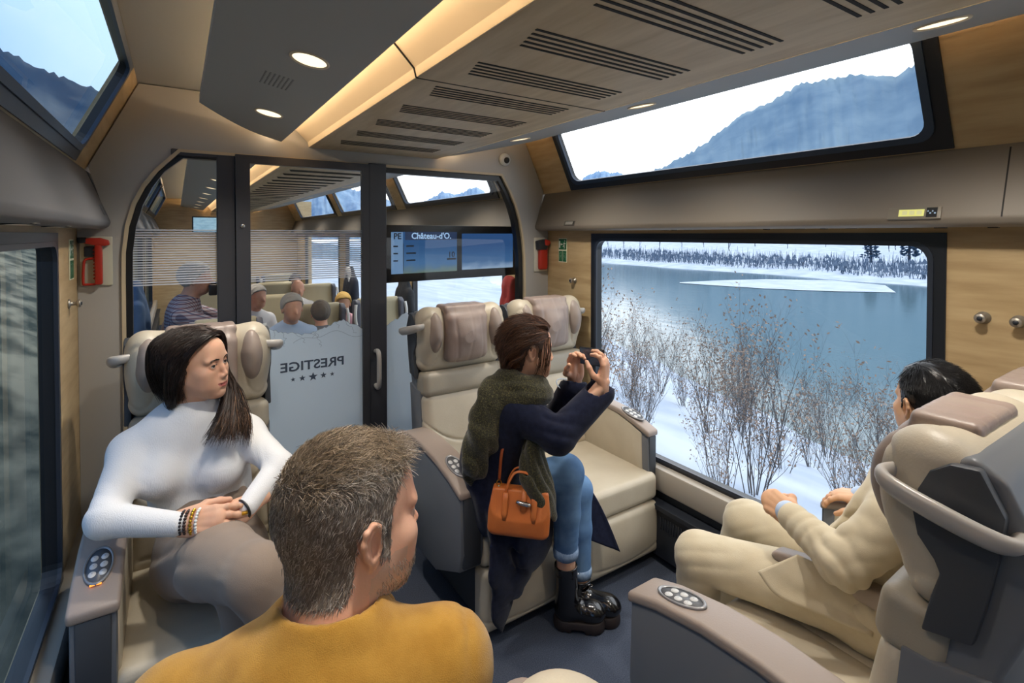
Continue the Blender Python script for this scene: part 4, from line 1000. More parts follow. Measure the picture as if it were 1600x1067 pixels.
# ---------------------------------------------------------------- people: heads, hands, hair, bodies
def skin_mat(name, a, b):
    m = mat(name, a, .48, col2=b, nscale=14, ncon=(.3, .75), bump=.05, bscale=350, spec=.35)
    p = m.node_tree.nodes['Principled BSDF']; p.inputs['Subsurface Weight'].default_value = .12; p.inputs['Subsurface Radius'].default_value = (.012, .004, .002); return m
eye_white = mat('eye_white', lin(226, 222, 216), .25); iris_m = mat('iris', lin(74, 56, 42), .2); pupil_m = mat('pupil', lin(10, 9, 9), .15)
def unit(v): v = np.array(v, float); return v/np.linalg.norm(v)
def frame(fwd, up):
    """columns: x = right, y = fwd, z = up"""
    y = unit(fwd); x = unit(np.cross(y, up)); z = np.cross(x, y); return np.stack([x, y, z], 1)
def head_field(sex, neck, ears=True, beard=0, hh=.0028):
    """neck: base of the neck in head space"""
    f = Field((-.115, -.155, min(-.20, neck[2]-.03)), (.115, .145, .145), hh)
    m = sex == 'm'
    f.ell((0, -.016, .030), (.0755, .097, .088), .03)
    f.ell((0, .022, -.035), (.060 if m else .0575, .064, .078), .04)
    f.cone((0, .022, -.055), (0, .060, -.098), .050 if m else .046, .025 if m else .021, .03)
    for s in (-1, 1):
        f.cone((s*.052, -.005, -.045), (s*.020, .060, -.098), .020 if m else .016, .016 if m else .012, .03)
        f.ell((s*.043, .054, -.022), (.023, .022, .018), .025)
        f.ell((s*.028, .0715, .019), (.026, .012, .0085), .016)
    for s in (-1, 1): f.ell((s*.040, .040, -.052), (.022, .034, .036), .03)
    f.ell((0, .060, .046), (.046, .021, .038), .03)
    # neck with its front column and nape
    nb = np.array(neck, float); R = .060 if m else .050
    f.cone((0, -.030, -.035), nb, R*.94, R*1.06, .035)
    # eye sockets, lids
    for s in (-1, 1):
        f.ell((s*.031, .091, .001), (.017, .014, .011), .014, 's')
    # nose
    nw = 1.10 if m else .92; ny = 0 if m else -.0025
    f.chain([(0, .079, .010), (0, .090, -.012), (0, .1035+ny, -.034)], [.0075*nw, .0075*nw, .0088*nw], .010)
    for s in (-1, 1): f.ell((s*.0105*nw, .0935, -.0395), (.0064, .0095, .0068), .006)
    for s in (-1, 1): f.ell((s*.006, .098, -.0475), (.0032, .0045, .0028), .003, 's')
    # mouth: muzzle, lips, parting line
    f.ell((0, .074, -.068), (.033, .018, .024), .024)
    f.chain([(-.028, .0785, -.0648), (-.010, .0905, -.0648), (0, .092, -.0658), (.010, .0905, -.0648), (.028, .0785, -.0648)], [.0028, .0046, .0042, .0046, .0028], .005)
    f.chain([(-.025, .0795, -.0698), (0, .0908, -.0768), (.025, .0795, -.0698)], [.003, .0060, .003], .005)
    f.chain([(-.030, .083, -.0656), (0, .1, -.0712), (.030, .083, -.0656)], [.0015, .0017, .0015], .003, 's')
    f.ell((0, .094, -.0870), (.014, .007, .005), .008, 's')
    f.ell((0, .076, -.104), (.017, .014, .012), .014)
    for s in (-1, 1):   # lids around the eyeballs
        c = np.array((s*.0315, .0735, .0005)); f.ell(c, (.0142, .0142, .0142), .004)
        f.ell(c+np.array((0, .013, -.0008)), (.0136, .0115, .0058), .002, 's')
    if ears:
        for s in (-1, 1):
            R_ = rotm((0, 0, 1), s*-.45) @ rotm((1, 0, 0), -.12)
            f.ell((s*.0755, -.012, -.008), (.0075, .018, .030), .008, R=R_)
            f.ell((s*.0825, -.007, -.004), (.0070, .010, .019), .004, 's', R=R_)
            rim = [(s*.075, .004, .004), (s*.079, .000, .018), (s*.083, -.011, .0245), (s*.0865, -.023, .018), (s*.0865, -.027, .002), (s*.083, -.022, -.015), (s*.077, -.010, -.032)]
            f.chain(rim, [.0030, .0034, .0038, .0040, .0038, .0040, .0058], .004)
            f.chain([(s*.080, -.012, .012), (s*.082, -.019, .000), (s*.080, -.013, -.015)], [.0028, .0028, .0028], .004)
            f.ell((s*.076, .004, -.008), (.004, .004, .007), .004)
    return f
def hand_field(side, curls, thumb, spread=(.10, .02, -.05, -.13), h=.0024, scale=1.0):
    """wrist at the origin, fingers along +y, back of the hand +z, thumb on side*x"""
    pts = []
    f = Field((-.085, -.075, -.10), (.085, .21, .05), h)
    f.cone((0, -.07, 0), (0, .004, 0), .027, .026, .01, flat=((0, 0, 1), .72))
    f.cone((side*.006, .0, 0), (side*.004, .078, .001), .030, .036, .015, flat=((0, 0, 1), .40))
    f.ell((side*.024, .030, -.009), (.018, .036, .014), .015); f.ell((-side*.024, .030, -.007), (.014, .036, .012), .015)
    for i, (x, L, r, y0) in enumerate(((.029, .074, .0092, .082), (.0095, .081, .0094, .087), (-.0105, .075, .0090, .083), (-.0295, .059, .0080, .074))):
        a = 0; p = np.array((side*x, y0, .001)); P = [p]; sp = spread[i]*side
        for k, (fr, c) in enumerate(zip((.46, .30, .24), curls[i])):
            a += c; d = np.array((math.sin(sp)*math.cos(a), math.cos(sp)*math.cos(a), -math.sin(a))); p = p+d*L*fr; P.append(p)
        f.cone((side*x*.8, .035, .0015), P[0], r*.95, r*1.06, .008)
        f.chain(P, [r*1.05, r, r*.93, r*.80], .004)
        for q in P[1:3]: f.ell(q, (r*1.04, r*1.04, r*1.04), .004)
    b = np.array((side*.026, .016, -.006)); P = [b]
    for d, L in zip(thumb, (.046, .034, .027)):
        d = unit(d); b = b+np.array((side*d[0], d[1], d[2]))*L; P.append(b)
    f.chain(P, [.0150, .0118, .0108, .0088], .008)
    return f
RELAX = [(.25, .35, .25), (.3, .4, .28), (.34, .42, .3), (.38, .42, .3)]
def xf(V, R, o, s=1.0): return (np.asarray(V)*s) @ np.asarray(R, np.float32).T+np.asarray(o, np.float32)
def joined(name, parts, mats, parent=None):
    """parts: (V, F, material index or per-face array) -> one mesh object"""
    Vs, Fs, Ms, o = [], [], [], 0
    for V, F, mi in parts:
        Vs.append(V); Fs.append(F+o); o += len(V); Ms.append(np.full(len(F), mi, np.int32) if np.isscalar(mi) else mi.astype(np.int32))
    ob = mobj(name, np.concatenate(Vs), np.concatenate(Fs), None, parent, smooth=True)
    for m in mats: ob.data.materials.append(m)
    M_ = np.concatenate(Ms)
    if len(M_) == len(ob.data.polygons): ob.data.polygons.foreach_set('material_index', M_)
    return ob
def eyeball(parent, R, o, s, look):
    n, k = 24, 20; V = []; F = []; mi = []
    for i in range(n+1):
        t = PI*i/n
        for j in range(k): V.append((.0122*math.sin(t)*math.cos(2*PI*j/k), .0122*math.cos(t), .0122*math.sin(t)*math.sin(2*PI*j/k)))
    for i in range(n):
        for j in range(k): F.append((i*k+j, i*k+(j+1) % k, (i+1)*k+(j+1) % k, (i+1)*k+j)); mi.append(2 if i < 2 else (1 if i < 4 else 0))
    a = Matrix.Rotation(look[0], 3, 'Z') @ Matrix.Rotation(look[1], 3, 'X')
    V = np.array(V) @ np.array(a).T+np.array((s*.0315, .0735, .0005)); V = xf(V, R, o)
    ob = mobj('eye', V, np.array(F)[:, ::-1], None, parent, smooth=True)
    for m in (eye_white, iris_m, pupil_m): ob.data.materials.append(m)
    ob.data.polygons.foreach_set('material_index', mi) if len(ob.data.polygons) == len(mi) else None
    return ob
def hair_tubes(name, P, R, col, m, parent):
    """P (N,K,3) strand points, R (N,K) radii, col (N,3)"""
    P = np.asarray(P, np.float32); N, K, _ = P.shape
    T = np.gradient(P, axis=1); T /= np.linalg.norm(T, axis=2)[..., None]+1e-9
    ref = np.where(np.abs(T[..., 2:3]) > .9, np.array((1., 0, 0)), np.array((0, 0, 1.)))
    U = np.cross(T, ref); U /= np.linalg.norm(U, axis=2)[..., None]+1e-9; Wv = np.cross(T, U)
    V = np.stack([P+(U*math.cos(a)+Wv*math.sin(a))*np.asarray(R)[..., None] for a in (0, 2*PI/3, 4*PI/3)], 2).reshape(-1, 3)
    base = (np.arange(N)[:, None, None]*K*3+np.arange(K-1)[None, :, None]*3); j = np.arange(3)[None, None, :]; j2 = (j+1) % 3
    F = np.stack([base+j, base+j2, base+3+j2, base+3+j], -1).reshape(-1, 4)
    ob = mobj(name, V, F, m, parent, smooth=True)
    if len(ob.data.vertices) == len(V):
        at_ = ob.data.attributes.new('col', 'FLOAT_COLOR', 'POINT'); c = np.ones((N, K*3, 4), np.float32); c[..., :3] = np.asarray(col)[:, None, :]; at_.data.foreach_set('color', c.ravel())
    return ob
hair_m = attr_mat('hair_strands', 'col', .42, .35)
def near_normals(V, F):
    n = np.zeros_like(V); a = np.cross(V[F[:, 2]]-V[F[:, 0]], V[F[:, 3]]-V[F[:, 1]])
    for i in range(4):
        for ax in range(3): n[:, ax] += np.bincount(F[:, i], a[:, ax], len(V))
    return n/(np.linalg.norm(n, axis=1)[:, None]+1e-9)
def cols(rng, n, palette):
    p = np.array([lin(*c)[:3] for c in palette]); return p[rng.integers(0, len(p), n)]*rng.uniform(.75, 1.2, (n, 1))
def guide_hair(name, guides, n, r0, palette, parent, seed, clump=.5, tip=.3, K=16, noise=.004, weights=None):
    """strands scattered around guide polylines; guides: (points, start spread, end spread)"""
    rng = np.random.default_rng(seed); out = []
    G = [spline(g[0], K) for g in guides]; w = np.array(weights or [1]*len(guides), float); w /= w.sum()
    for i in range(n):
        k = rng.choice(len(G), p=w); s0, s1 = guides[k][1], guides[k][2]
        if rng.random() < .5 and k+1 < len(G): t = rng.random(); b = G[k]*(1-t)+G[k+1]*t
        else: b = G[k]
        d = rng.normal(size=3); d /= np.linalg.norm(d); rr = rng.random()**.5
        sp = np.linspace(0, 1, K)[:, None]; off = d*(s0+(s1-s0)*sp)*rr
        ph = rng.uniform(0, 6.28, 3); wv = noise*np.sin(sp*rng.uniform(3, 9)+ph)*sp
        L = rng.uniform(.7, 1.0); idx = np.linspace(0, (K-1)*L, K); q = np.stack([np.interp(idx, np.arange(K), (b+off+wv)[:, a]) for a in range(3)], 1)
        out.append(q)
    P = np.array(out); R = r0*np.interp(np.linspace(0, 1, K), [0, .7, 1], [1, .9, tip])[None, :]*rng.uniform(.7, 1.2, (n, 1))
    return hair_tubes(name, P, R, cols(rng, n, palette), hair_m, parent)
def cloth(name, ea, eb, m, parent, th=.008, n=24, k=14, wave=.006, seed=0):
    A, B = spline(ea, n), spline(eb, n); r = np.random.default_rng(seed); ph = r.uniform(0, 6, 4); G = np.zeros((n, k, 3))
    for j in range(k):
        t = j/(k-1); G[:, j] = A*(1-t)+B*t
    du = np.gradient(G, axis=0); dv = np.gradient(G, axis=1); N = np.cross(du, dv); N /= np.linalg.norm(N, axis=2)[..., None]+1e-9
    T, S = np.meshgrid(np.linspace(0, 1, k), np.linspace(0, 1, n)); G = G+N*(wave*(np.sin(T*9+ph[0]+S*2)*S+.5*np.sin(T*17+ph[1])*S))[..., None]
    V = np.concatenate([(G+N*th/2).reshape(-1, 3), (G-N*th/2).reshape(-1, 3)]); I = np.arange(n*k).reshape(n, k); q = np.stack([I[:-1, :-1], I[1:, :-1], I[1:, 1:], I[:-1, 1:]], -1).reshape(-1, 4)
    o = n*k; rim = []
    loop = list(I[0])+list(I[1:, -1])+list(I[-1, ::-1][1:])+list(I[::-1, 0][1:-1])
    for a, b in zip(loop, loop[1:]+loop[:1]): rim.append((a, b, b+o, a+o))
    return mobj(name, V, np.concatenate([q, q[:, ::-1]+o, np.array(rim)]), m, parent, smooth=True)
def scalp_strands(name, V, Nn, mask, flow, length, n, r0, palette, parent, R, o, seed, lift=.35, K=5, jitter=.25, colf=None):
    """short hair growing from the masked part of a head mesh (head space); flow(P) gives the combing direction"""
    rng = np.random.default_rng(seed); ii = np.flatnonzero(mask); ii = ii[rng.integers(0, len(ii), n)]
    p = V[ii]+rng.normal(size=(n, 3))*.0012; nn = Nn[ii]; d = flow(p); d = d+rng.normal(size=(n, 3))*jitter; d = d-nn*(d*nn).sum(1)[:, None]; d /= np.linalg.norm(d, axis=1)[:, None]+1e-9
    L = (length(p) if callable(length) else np.full(n, length))*rng.uniform(.65, 1.2, n); lf = lift(p) if callable(lift) else np.full(n, lift)
    P = np.zeros((n, K, 3), np.float32)
    for k in range(K):
        t = k/(K-1); P[:, k] = p-nn*.0015+(d*(t*np.sqrt(1-np.minimum(lf, .95)**2*.6))[:, None]+nn*(lf*(t-.45*t*t))[:, None])*L[:, None]
    c = cols(rng, n, palette) if colf is None else colf(p, rng)
    P = xf(P.reshape(-1, 3), R, o).reshape(n, K, 3)
    Rr = r0*np.linspace(1, .35, K)[None, :]*rng.uniform(.8, 1.2, (n, 1))
    return hair_tubes(name, P, Rr, c, hair_m, parent)
def brows(parent, R, o, palette, seed, thick=1.0, V=None):
    rng = np.random.default_rng(seed); FV = V[V[:, 1] > .03]
    def on(p):
        i = np.argmin((FV[:, 0]-p[0])**2+(FV[:, 2]-p[2])**2); return np.array((p[0], FV[i, 1]+.0004, p[2]))
    for s in (-1, 1):
        g = spline([(s*.012, .0885, .0178), (s*.024, .0890, .0212), (s*.036, .0820, .0215), (s*.047, .0700, .0150)], 40); out = []
        for i in range(110):
            u = rng.random(); b = g[int(u*36)]+rng.normal(size=3)*np.array((.0006, .0008, .0014*thick)); d = np.array((s*.006, -.001, .002*(1-1.6*u))); out.append([on(b), on(b+d*.5), on(b+d)])
        P = np.array(out); hair_tubes('eyebrow', xf(P.reshape(-1, 3), R, o).reshape(P.shape), np.full(P.shape[:2], .00055)*np.array((1, .9, .4)), cols(rng, len(P), palette), hair_m, parent)
def lips_index(V, F, lip=1):
    c = V[F].mean(1); z = -.0705
    inside = (np.abs(c[:, 0])/.0265)**2+((c[:, 2]-z+.0005-.006*(np.abs(c[:, 0])/.0265)**2)/(.0092*(1-.35*(np.abs(c[:, 0])/.0265)**2)))**2 < 1
    return np.where(inside & (c[:, 1] > .072), lip, 0)
# ---------------------------------------------------------------- the four travellers in front of the partition
def core(J, r=.75):
    """plain continuous figure under the clothes"""
    P = np.array([p for p in J.values()]); f = Field(P.min(0)-.16, P.max(0)+.14, .011)
    f.chain([J['pelvis'], J['chest'], J['neck']], [.10*r, .11*r, .05], .05)
    for s in 'RL':
        f.chain([J['chest'], J['sh'+s], J['el'+s], J['wr'+s]], [.07*r, .052*r, .040*r, .024], .03)
        if 'kn'+s in J: f.chain([J['pelvis'], J['hip'+s], J['kn'+s], J['an'+s]], [.09*r, .085*r, .06*r, .04], .04)
    return f.mesh(1)
def person(name_label, Jn, sex, head, skin, lipm, hands, hs=1.0, extra=None):
    """head = (origin, R); hands = list of (field, R, origin, scale)"""
    o, R = np.array(head[0], np.float32), head[1]
    nb = (np.array(Jn['neck'])-o) @ R/hs
    f = head_field(sex, nb); V, F = f.mesh(2); mi = lips_index(V, F)
    if extra is not None: mi = extra(V, F, mi)
    parts = [(xf(V, R, o, hs), F, mi)]
    Vc, Fc = core(Jn); parts.append((Vc, Fc, 0))
    for hf, HR, ho, sc in hands:
        a, b = hf.mesh(1); parts.append((xf(a, HR, ho, sc), b, 0))
    ob = joined('person', parts, [skin, lipm]+([extra.mat] if extra is not None and hasattr(extra, 'mat') else []))
    tag(ob, name_label, 'person')
    return ob, V, F, near_normals(V, F)
def hair_cap(V, F, Nn, mask, thick, m, parent, R, o, hs=1.0, name='hair'):
    ff = F[mask[F].all(1)]; u = np.unique(ff); re = np.full(len(V), -1); re[u] = np.arange(len(u)); t = thick(V[u])
    return mobj(name, xf(V[u]+Nn[u]*t[:, None], R, o, hs), re[ff], m, parent, smooth=True)
def shoe(name, heel, toe, h, m, parent, boot=0, sole=.02):
    heel, toe = np.array(heel, float), np.array(toe, float); d = unit(toe-heel); L = np.linalg.norm(toe-heel); up = np.array((0, 0, 1.)); R = frame(d, up)
    f = Field((-.065, -.06, -.005), (.065, L+.05, .12+boot), .0045)
    f.cone((0, .03, .045+sole*.5), (0, L-.02, .036+sole*.5), .036, .034, .02, flat=((0, 0, 1), .95)); f.ell((0, L-.045, .044+sole*.5), (.043, .06, .036), .02); f.cone((0, .035, .06), (0, .035+.01, .10+boot), .040, .040 if boot else .03, .03)
    f.cutz(.012+sole, 'above')
    V, F = f.mesh(1); up_ = mobj(name, xf(V, R, heel), F, m, parent, smooth=True)
    g = Field((-.07, -.06, -.005), (.07, L+.06, .06), .0045); g.cone((0, .03, .01), (0, L-.03, .01), .044, .047, .0); g.cutz(0., 'above'); g.cutz(.012+sole, 'below')
    V, F = g.mesh(1); mobj('sole', xf(V, R, heel), F, charcoal, up_, smooth=True); return up_
def beads(name, c, axis, r, n, br, m, parent):
    a = frame(axis, (0.1, .2, 1)); V = []; F = []
    for i in range(n):
        t = 2*PI*i/n; p = np.array(c)+a[:, 0]*r*math.cos(t)+a[:, 2]*r*math.sin(t); k = len(V)
        for q in ((1, 0, 0), (-1, 0, 0), (0, 1, 0), (0, -1, 0), (0, 0, 1), (0, 0, -1)): pass
        nn, mm = 6, 8
        for ii in range(nn+1):
            for jj in range(mm): V.append(tuple(p+br*np.array((math.sin(PI*ii/nn)*math.cos(2*PI*jj/mm), math.sin(PI*ii/nn)*math.sin(2*PI*jj/mm), math.cos(PI*ii/nn)))))
        for ii in range(nn):
            for jj in range(mm): F.append((k+ii*mm+jj, k+(ii+1)*mm+jj, k+(ii+1)*mm+(jj+1) % mm, k+ii*mm+(jj+1) % mm))
    return mobj(name, V, F, m, parent, smooth=True)
skin_a = skin_mat('skin_light', lin(220, 174, 146), lin(208, 158, 130)); skin_b = skin_mat('skin_ruddy', lin(222, 174, 148), lin(206, 150, 124)); skin_c = skin_mat('skin_tan', lin(216, 170, 134), lin(200, 152, 116))
lip_f = mat('lip_rose', lin(184, 104, 94), .38); lip_m = mat('lip_plain', lin(186, 122, 104), .45)

# --- woman in the white sweater -------------------------------------------------------------
def hl(y, pts): return np.interp(y, [p[0] for p in pts], [p[1] for p in pts])
knit = mat('white_knit', lin(226, 226, 226), .85, bump=.35, bscale=420, bstretch=(1, 1, .12), spec=.2, sheen=.2)
trouser_m = mat('taupe_trouser', lin(142, 126, 112), .85, bump=.2, bscale=500, spec=.2, sheen=.2)
JW = dict(pelvis=(.09, 2.10, .58), chest=(.05, 2.16, .93), neck=(0.043, 2.150, 1.059), shR=(-0.134, 2.160, 0.961), elR=(-0.183, 1.930, 0.849), wrR=(0.007, 1.840, 0.822), shL=(0.217, 2.160, 0.945), elL=(0.304, 1.980, 0.869), wrL=(0.186, 1.860, 0.810),
          hipR=(.0, 2.08, .57), knR=(0.177, 1.530, 0.771), anR=(.36, 1.44, .36), hipL=(.18, 2.08, .56), knL=(0.167, 1.700, 0.631), anL=(.20, 1.62, .10))
oW = np.array((0.059, 2.130, 1.240)); RW = frame((.80, -.60, .02), (-.17, .06, .98))
hR = hand_field(-1, [(.22, .35, .2), (.28, .38, .22), (.32, .42, .25), (.38, .45, .25)], [(.55, .8, -.35), (.2, .95, -.3), (.1, 1, -.3)], spread=(.10, .02, -.07, -.15))
hL = hand_field(1, [(.5, .7, .4), (.55, .7, .4), (.6, .75, .4), (.65, .75, .4)], [(.55, .8, -.35), (.2, .95, -.3), (.1, 1, -.3)])
wr = np.array(JW['wrR']); wl = np.array(JW['wrL'])
HRr = frame(np.array((0.161, 1.790, 0.820))-wr, (.12, -.80, .58)); HRl = frame(np.array((0.062, 1.800, 0.783))-wl, (-.15, -.80, .58))
woman, V, F, N_ = person('person in a white ribbed turtleneck sweater sitting cross-legged, looking right', JW, 'f', (oW, RW), skin_a, lip_f, [(hR, HRr, wr, 1.04), (hL, HRl, wl, 1.0)], 1.02)
for s in (-1, 1): eyeball(woman, RW*1.02, oW, s, (-.22, .20))
brows(woman, RW*1.02, oW, [(52, 38, 30), (66, 48, 38)], 5, V=V)
# lashes and lids line
for s in (-1, 1):
    g = spline([(s*.0205, .0855, .001), (s*.027, .0905, .0055), (s*.036, .089, .0058), (s*.0435, .081, .0015)], 24); tube('eyelash', xf(g, RW*1.02, oW), [.0004]+[.0011]*22+[.0004], black_plain, woman, 5)
f = Field((-.32, 1.72, .60), (.52, 2.36, 1.20), .0055); tf = np.array((.10, -.98, .15))
f.cone((.085, 2.12, .66), (.07, 2.15, .80), .150, .142, .05, flat=(tf, .66)); f.cone((.07, 2.15, .80), (.045, 2.17, .96), .142, .170, .05, flat=(tf, .62))
f.chain([JW['shR'], (.045, 2.17, 1.02), JW['shL']], [.062, .070, .060], .045); f.cone((.045, 2.17, 1.02), JW['neck'], .066, .056, .035)
for p in ((-0.064, 2.060, 0.888), (0.125, 2.060, 0.868)): f.ell(p, (.068, .060, .062), .06)
f.chain([JW['shR'], JW['elR']], [.060, .050], .035); f.chain([JW['elR'], np.array(JW['wrR'])+np.array((-.012, 0, 0))], [.049, .034], .02)
f.chain([JW['shL'], JW['elL']], [.058, .048], .035); f.chain([JW['elL'], np.array(JW['wrL'])], [.047, .033], .02)
f.cone(JW['neck'], oW+(np.array(JW['neck'])-oW)*.80+np.array((0, .004, 0)), .060, .0575, .012)
f.fold(JW['elR'], .11, (.5, .7, .5), .045, .0026, .8, 1); f.fold((.08, 2.05, .72), .14, (.1, .1, 1), .05, .003, .9, 2); f.fold(JW['elL'], .11, (.6, -.4, .6), .04, .0028, .6, 3)
f.fold((-0.130, 2.080, 0.872), .10, (.8, 0, .6), .035, .002, .8, 4); f.fold((0.179, 2.100, 0.874), .09, (.7, 0, -.7), .035, .002, .8, 6)
f.obj('sweater', knit, woman, 2)
f = Field((-.20, 1.28, .02), (.50, 2.34, .86), .007)
f.cone((.09, 2.10, .57), (.085, 2.12, .70), .165, .150, .04, flat=(tf, .75))
f.chain([(.03, 2.06, .585), (.10, 1.80, .70), JW['knR']], [.108, .104, .078], .03); f.chain([JW['knR'], JW['anR']], [.076, .060], .03)
f.chain([JW['hipL'], JW['knL']], [.100, .076], .03); f.chain([JW['knL'], JW['anL']], [.074, .058], .02)
f.fold((.06, 1.92, .66), .24, (.85, .5, .3), .05, .009, .35, 7); f.fold((0.203, 1.520, 0.723), .12, (.6, .3, .8), .036, .006, .6, 8); f.fold((.10, 2.02, .70), .13, (.3, .6, .7), .04, .008, .9, 9)
f.fold((.16, 1.74, .68), .20, (.8, -.6, .1), .05, .003, .8, 10)
f.obj('trousers', trouser_m, woman, 2)
black_leather = mat('black_leather', lin(20, 20, 22), .28, coat=.3)
shoe('shoe', (.20, 1.70, .0), (.215, 1.47, .0), .1, black_leather, woman)
shoe('shoe', (.34, 1.47, .27), (.46, 1.28, .20), .1, black_leather, woman)
for k, (d, r, n, br, m) in enumerate(((.004, .033, 22, .0048, mat('bead_brown', lin(60, 42, 36), .4)), (.020, .034, 20, .0054, gold), (.034, .034, 22, .0048, white_mark), (-.008, .0335, 22, .0042, mat('bead_dark', lin(36, 30, 32), .4)))):
    ax = HRr[:, 1]; beads('bracelet', wr+ax*(d+.012), ax, r*.98, n, br, m, woman)
ax = HRl[:, 1]; a = frame(ax, (0.1, .2, 1)); ring = [wl+ax*.012+a[:, 0]*.034*math.cos(t)+a[:, 2]*.030*math.sin(t) for t in np.linspace(0, 2*PI, 28, endpoint=False)]
wt = tube('watch_strap', ring, .0042, black_leather, woman, 8, closed=True); box('watch_buckle', -.009, .009, -.007, .007, -.004, .004, gold, wt, bevel=.002).matrix_world = Matrix.Translation(tuple(wl+ax*.012+np.array((0, -.034, .004))))
# hair
hp = [(-.2, -.11), (-.03, -.10), (.0, -.06), (.018, .0), (.03, .045), (.05, .070), (.07, .088), (.1, .092)]
mask = (V[:, 2] > hl(V[:, 1], hp))
hair_dark = mat('hair_dark_brown', lin(38, 30, 28), .7, col2=lin(52, 40, 34), nscale=40)
hair_cap(V, F, N_, mask, lambda p: .006+.010*np.clip((p[:, 2]+.02)/.1, 0, 1)*np.clip((.085-p[:, 1])/.04, 0, 1), hair_dark, woman, RW, oW, 1.02)
L = lambda *p: [tuple(q) for q in xf(np.array(p), RW*1.02, oW)]
Vh = V+N_*np.where(mask, .006+.010*np.clip((V[:, 2]+.02)/.1, 0, 1)*np.clip((.085-V[:, 1])/.04, 0, 1), 0)[:, None]
scalp_strands('hair_strands', Vh, N_, mask & (np.abs(V[:, 0]) < .079), lambda p: np.stack([np.sign(p[:, 0]+.012)*(.25+np.clip(p[:, 2]*7, 0, 1)), -.25+0*p[:, 0], -1.0+np.clip(p[:, 2]*9, 0, 1)], 1), .06, 4200, .0008, [(46, 36, 32), (58, 44, 37), (38, 30, 27), (70, 52, 42)], woman, RW*1.02, oW, 21, lift=.05, jitter=.07, K=6)
gs = []
for y0 in (.072, .055, .035, .01, -.02, -.05):      # sweep over her right side, tucked behind the neck
    gs.append((L((-.012, y0*.9, .104+.016*(1-abs(y0-.01)/.06)), (.042, y0*.9+.004, .110-.01*(y0 > .05)), (.082, y0*.55-.005, .058), (.093, y0*.35-.02, -.005), (.088, y0*.2-.035, -.068), (.070, y0*.15-.055, -.118), (.03, -.075, -.150)), .007, .014))
for y0 in (-.03, -.06, -.08):
    gs.append((L((0, y0, .118), (.06, y0-.03, .085), (.075, y0-.035, .01), (.06, y0-.03, -.06), (.03, y0-.02, -.13)), .008, .016))
gl_ = []
for k, (e1, e2, e3, e4) in enumerate((((0.160, 2.170, 1.141), (0.139, 2.100, 1.074), (0.111, 2.030, 1.041), (0.075, 1.980, 1.000)), ((0.168, 2.170, 1.140), (0.154, 2.100, 1.071), (0.134, 2.020, 1.035), (0.112, 1.980, 0.996)), ((0.174, 2.170, 1.134), (0.172, 2.100, 1.068), (0.166, 2.030, 1.030), (0.152, 1.990, 0.983)), ((0.183, 2.180, 1.120), (0.199, 2.120, 1.062), (0.204, 2.050, 1.021), (0.201, 2.010, 0.970)))):
    y0 = .068-.03*k
    gl_.append((L((-.012, y0*.9, .106+.012*(k > 0)), (-.050, y0*.85+.004, .098), (-.077, y0*.6+.012, .045), (-.086, y0*.4+.012, -.02))+[e1, e2, e3, e4], .006, .019))
for y0 in (-.04, -.07): gl_.append((L((0, y0, .118), (-.055, y0-.03, .09), (-.078, y0-.02, .02), (-.082, y0, -.05))+[(0.176, 2.150, 1.096), (0.196, 2.090, 1.038), (0.207, 2.040, 0.982)], .007, .016))
guide_hair('hair_strands', gs, 1500, .00115, [(40, 30, 27), (50, 38, 33), (32, 25, 23)], woman, 3, noise=.003)
f = Field((.02, 1.9, .90), (.34, 2.3, 1.22), .005)
for g in gl_[:4]: f.chain(spline(g[0][3:], 9), [.008, .010, .012, .013, .013, .011, .008, .005, .002], .010)
f.obj('hair_lock', hair_dark, woman, 1)
guide_hair('hair_strands', gl_, 2000, .00115, [(46, 34, 29), (60, 44, 34), (40, 30, 26)], woman, 4, noise=.011)
guide_hair('hair_strands', [(g[0][3:], .012, .018) for g in gl_[1:4]], 380, .0012, [(98, 70, 50), (116, 84, 58), (80, 58, 44)], woman, 6, noise=.013)

# --- man in the mustard jacket ---------------------------------------------------------------
wool = mat('mustard_wool', lin(182, 138, 58), .9, col2=lin(168, 124, 48), nscale=30, bump=.35, bscale=700, spec=.15, sheen=.3)
JM = dict(pelvis=(.09, .62, .58), chest=(.14, .68, .97), neck=(.168, .712, 1.155), shR=(.312, .656, 1.088), elR=(.375, .82, .82), wrR=(.34, 1.02, .74), shL=(-.005, .775, 1.075), elL=(-.10, .90, .82), wrL=(.0, 1.08, .72),
          hipR=(.18, .64, .56), knR=(.24, 1.06, .57), anR=(.25, 1.04, .12), hipL=(.0, .66, .56), knL=(-.04, 1.10, .57), anL=(-.04, 1.08, .12))
oM = np.array((.214, .752, 1.284)); RM = frame((.985, .17, -.03), (.02, .02, 1)); HM = .985
hpM = [(-.2, -.070), (-.045, -.072), (-.034, -.05), (-.028, .006), (-.012, .022), (.0, .012), (.006, -.03), (.022, -.034), (.026, .03), (.040, .058), (.056, .078), (.075, .092), (.1, .095)]
def stub(V, F, mi):
    c = V[F].mean(1); x, y, z = c.T
    b = (z < -.030-.55*np.maximum(0, .03-y)*(y < .03)) & (y > -.012) & (z > -.135) & ~((y > .085) & (np.abs(x) < .020) & (z > -.084) & (z < -.060)) & ~((z > -.060) & (y > .05) & (np.abs(x) > .02)) & (z > -.108-.25*np.maximum(0, .05-y)) & ~((z > -.055) & (y > .08)) & (np.abs(x) < .080)
    mi = mi.copy(); mi[b & (mi == 0)] = 2; return mi
stub.mat = skin_mat('skin_stubble', lin(206, 168, 146), lin(186, 152, 134))
hS = hand_field(-1, RELAX, [(.6, .75, -.3), (.25, .95, -.1), (.15, 1, -.1)], h=.004); hS2 = hand_field(1, RELAX, [(.6, .75, -.3), (.25, .95, -.1), (.15, 1, -.1)], h=.004)
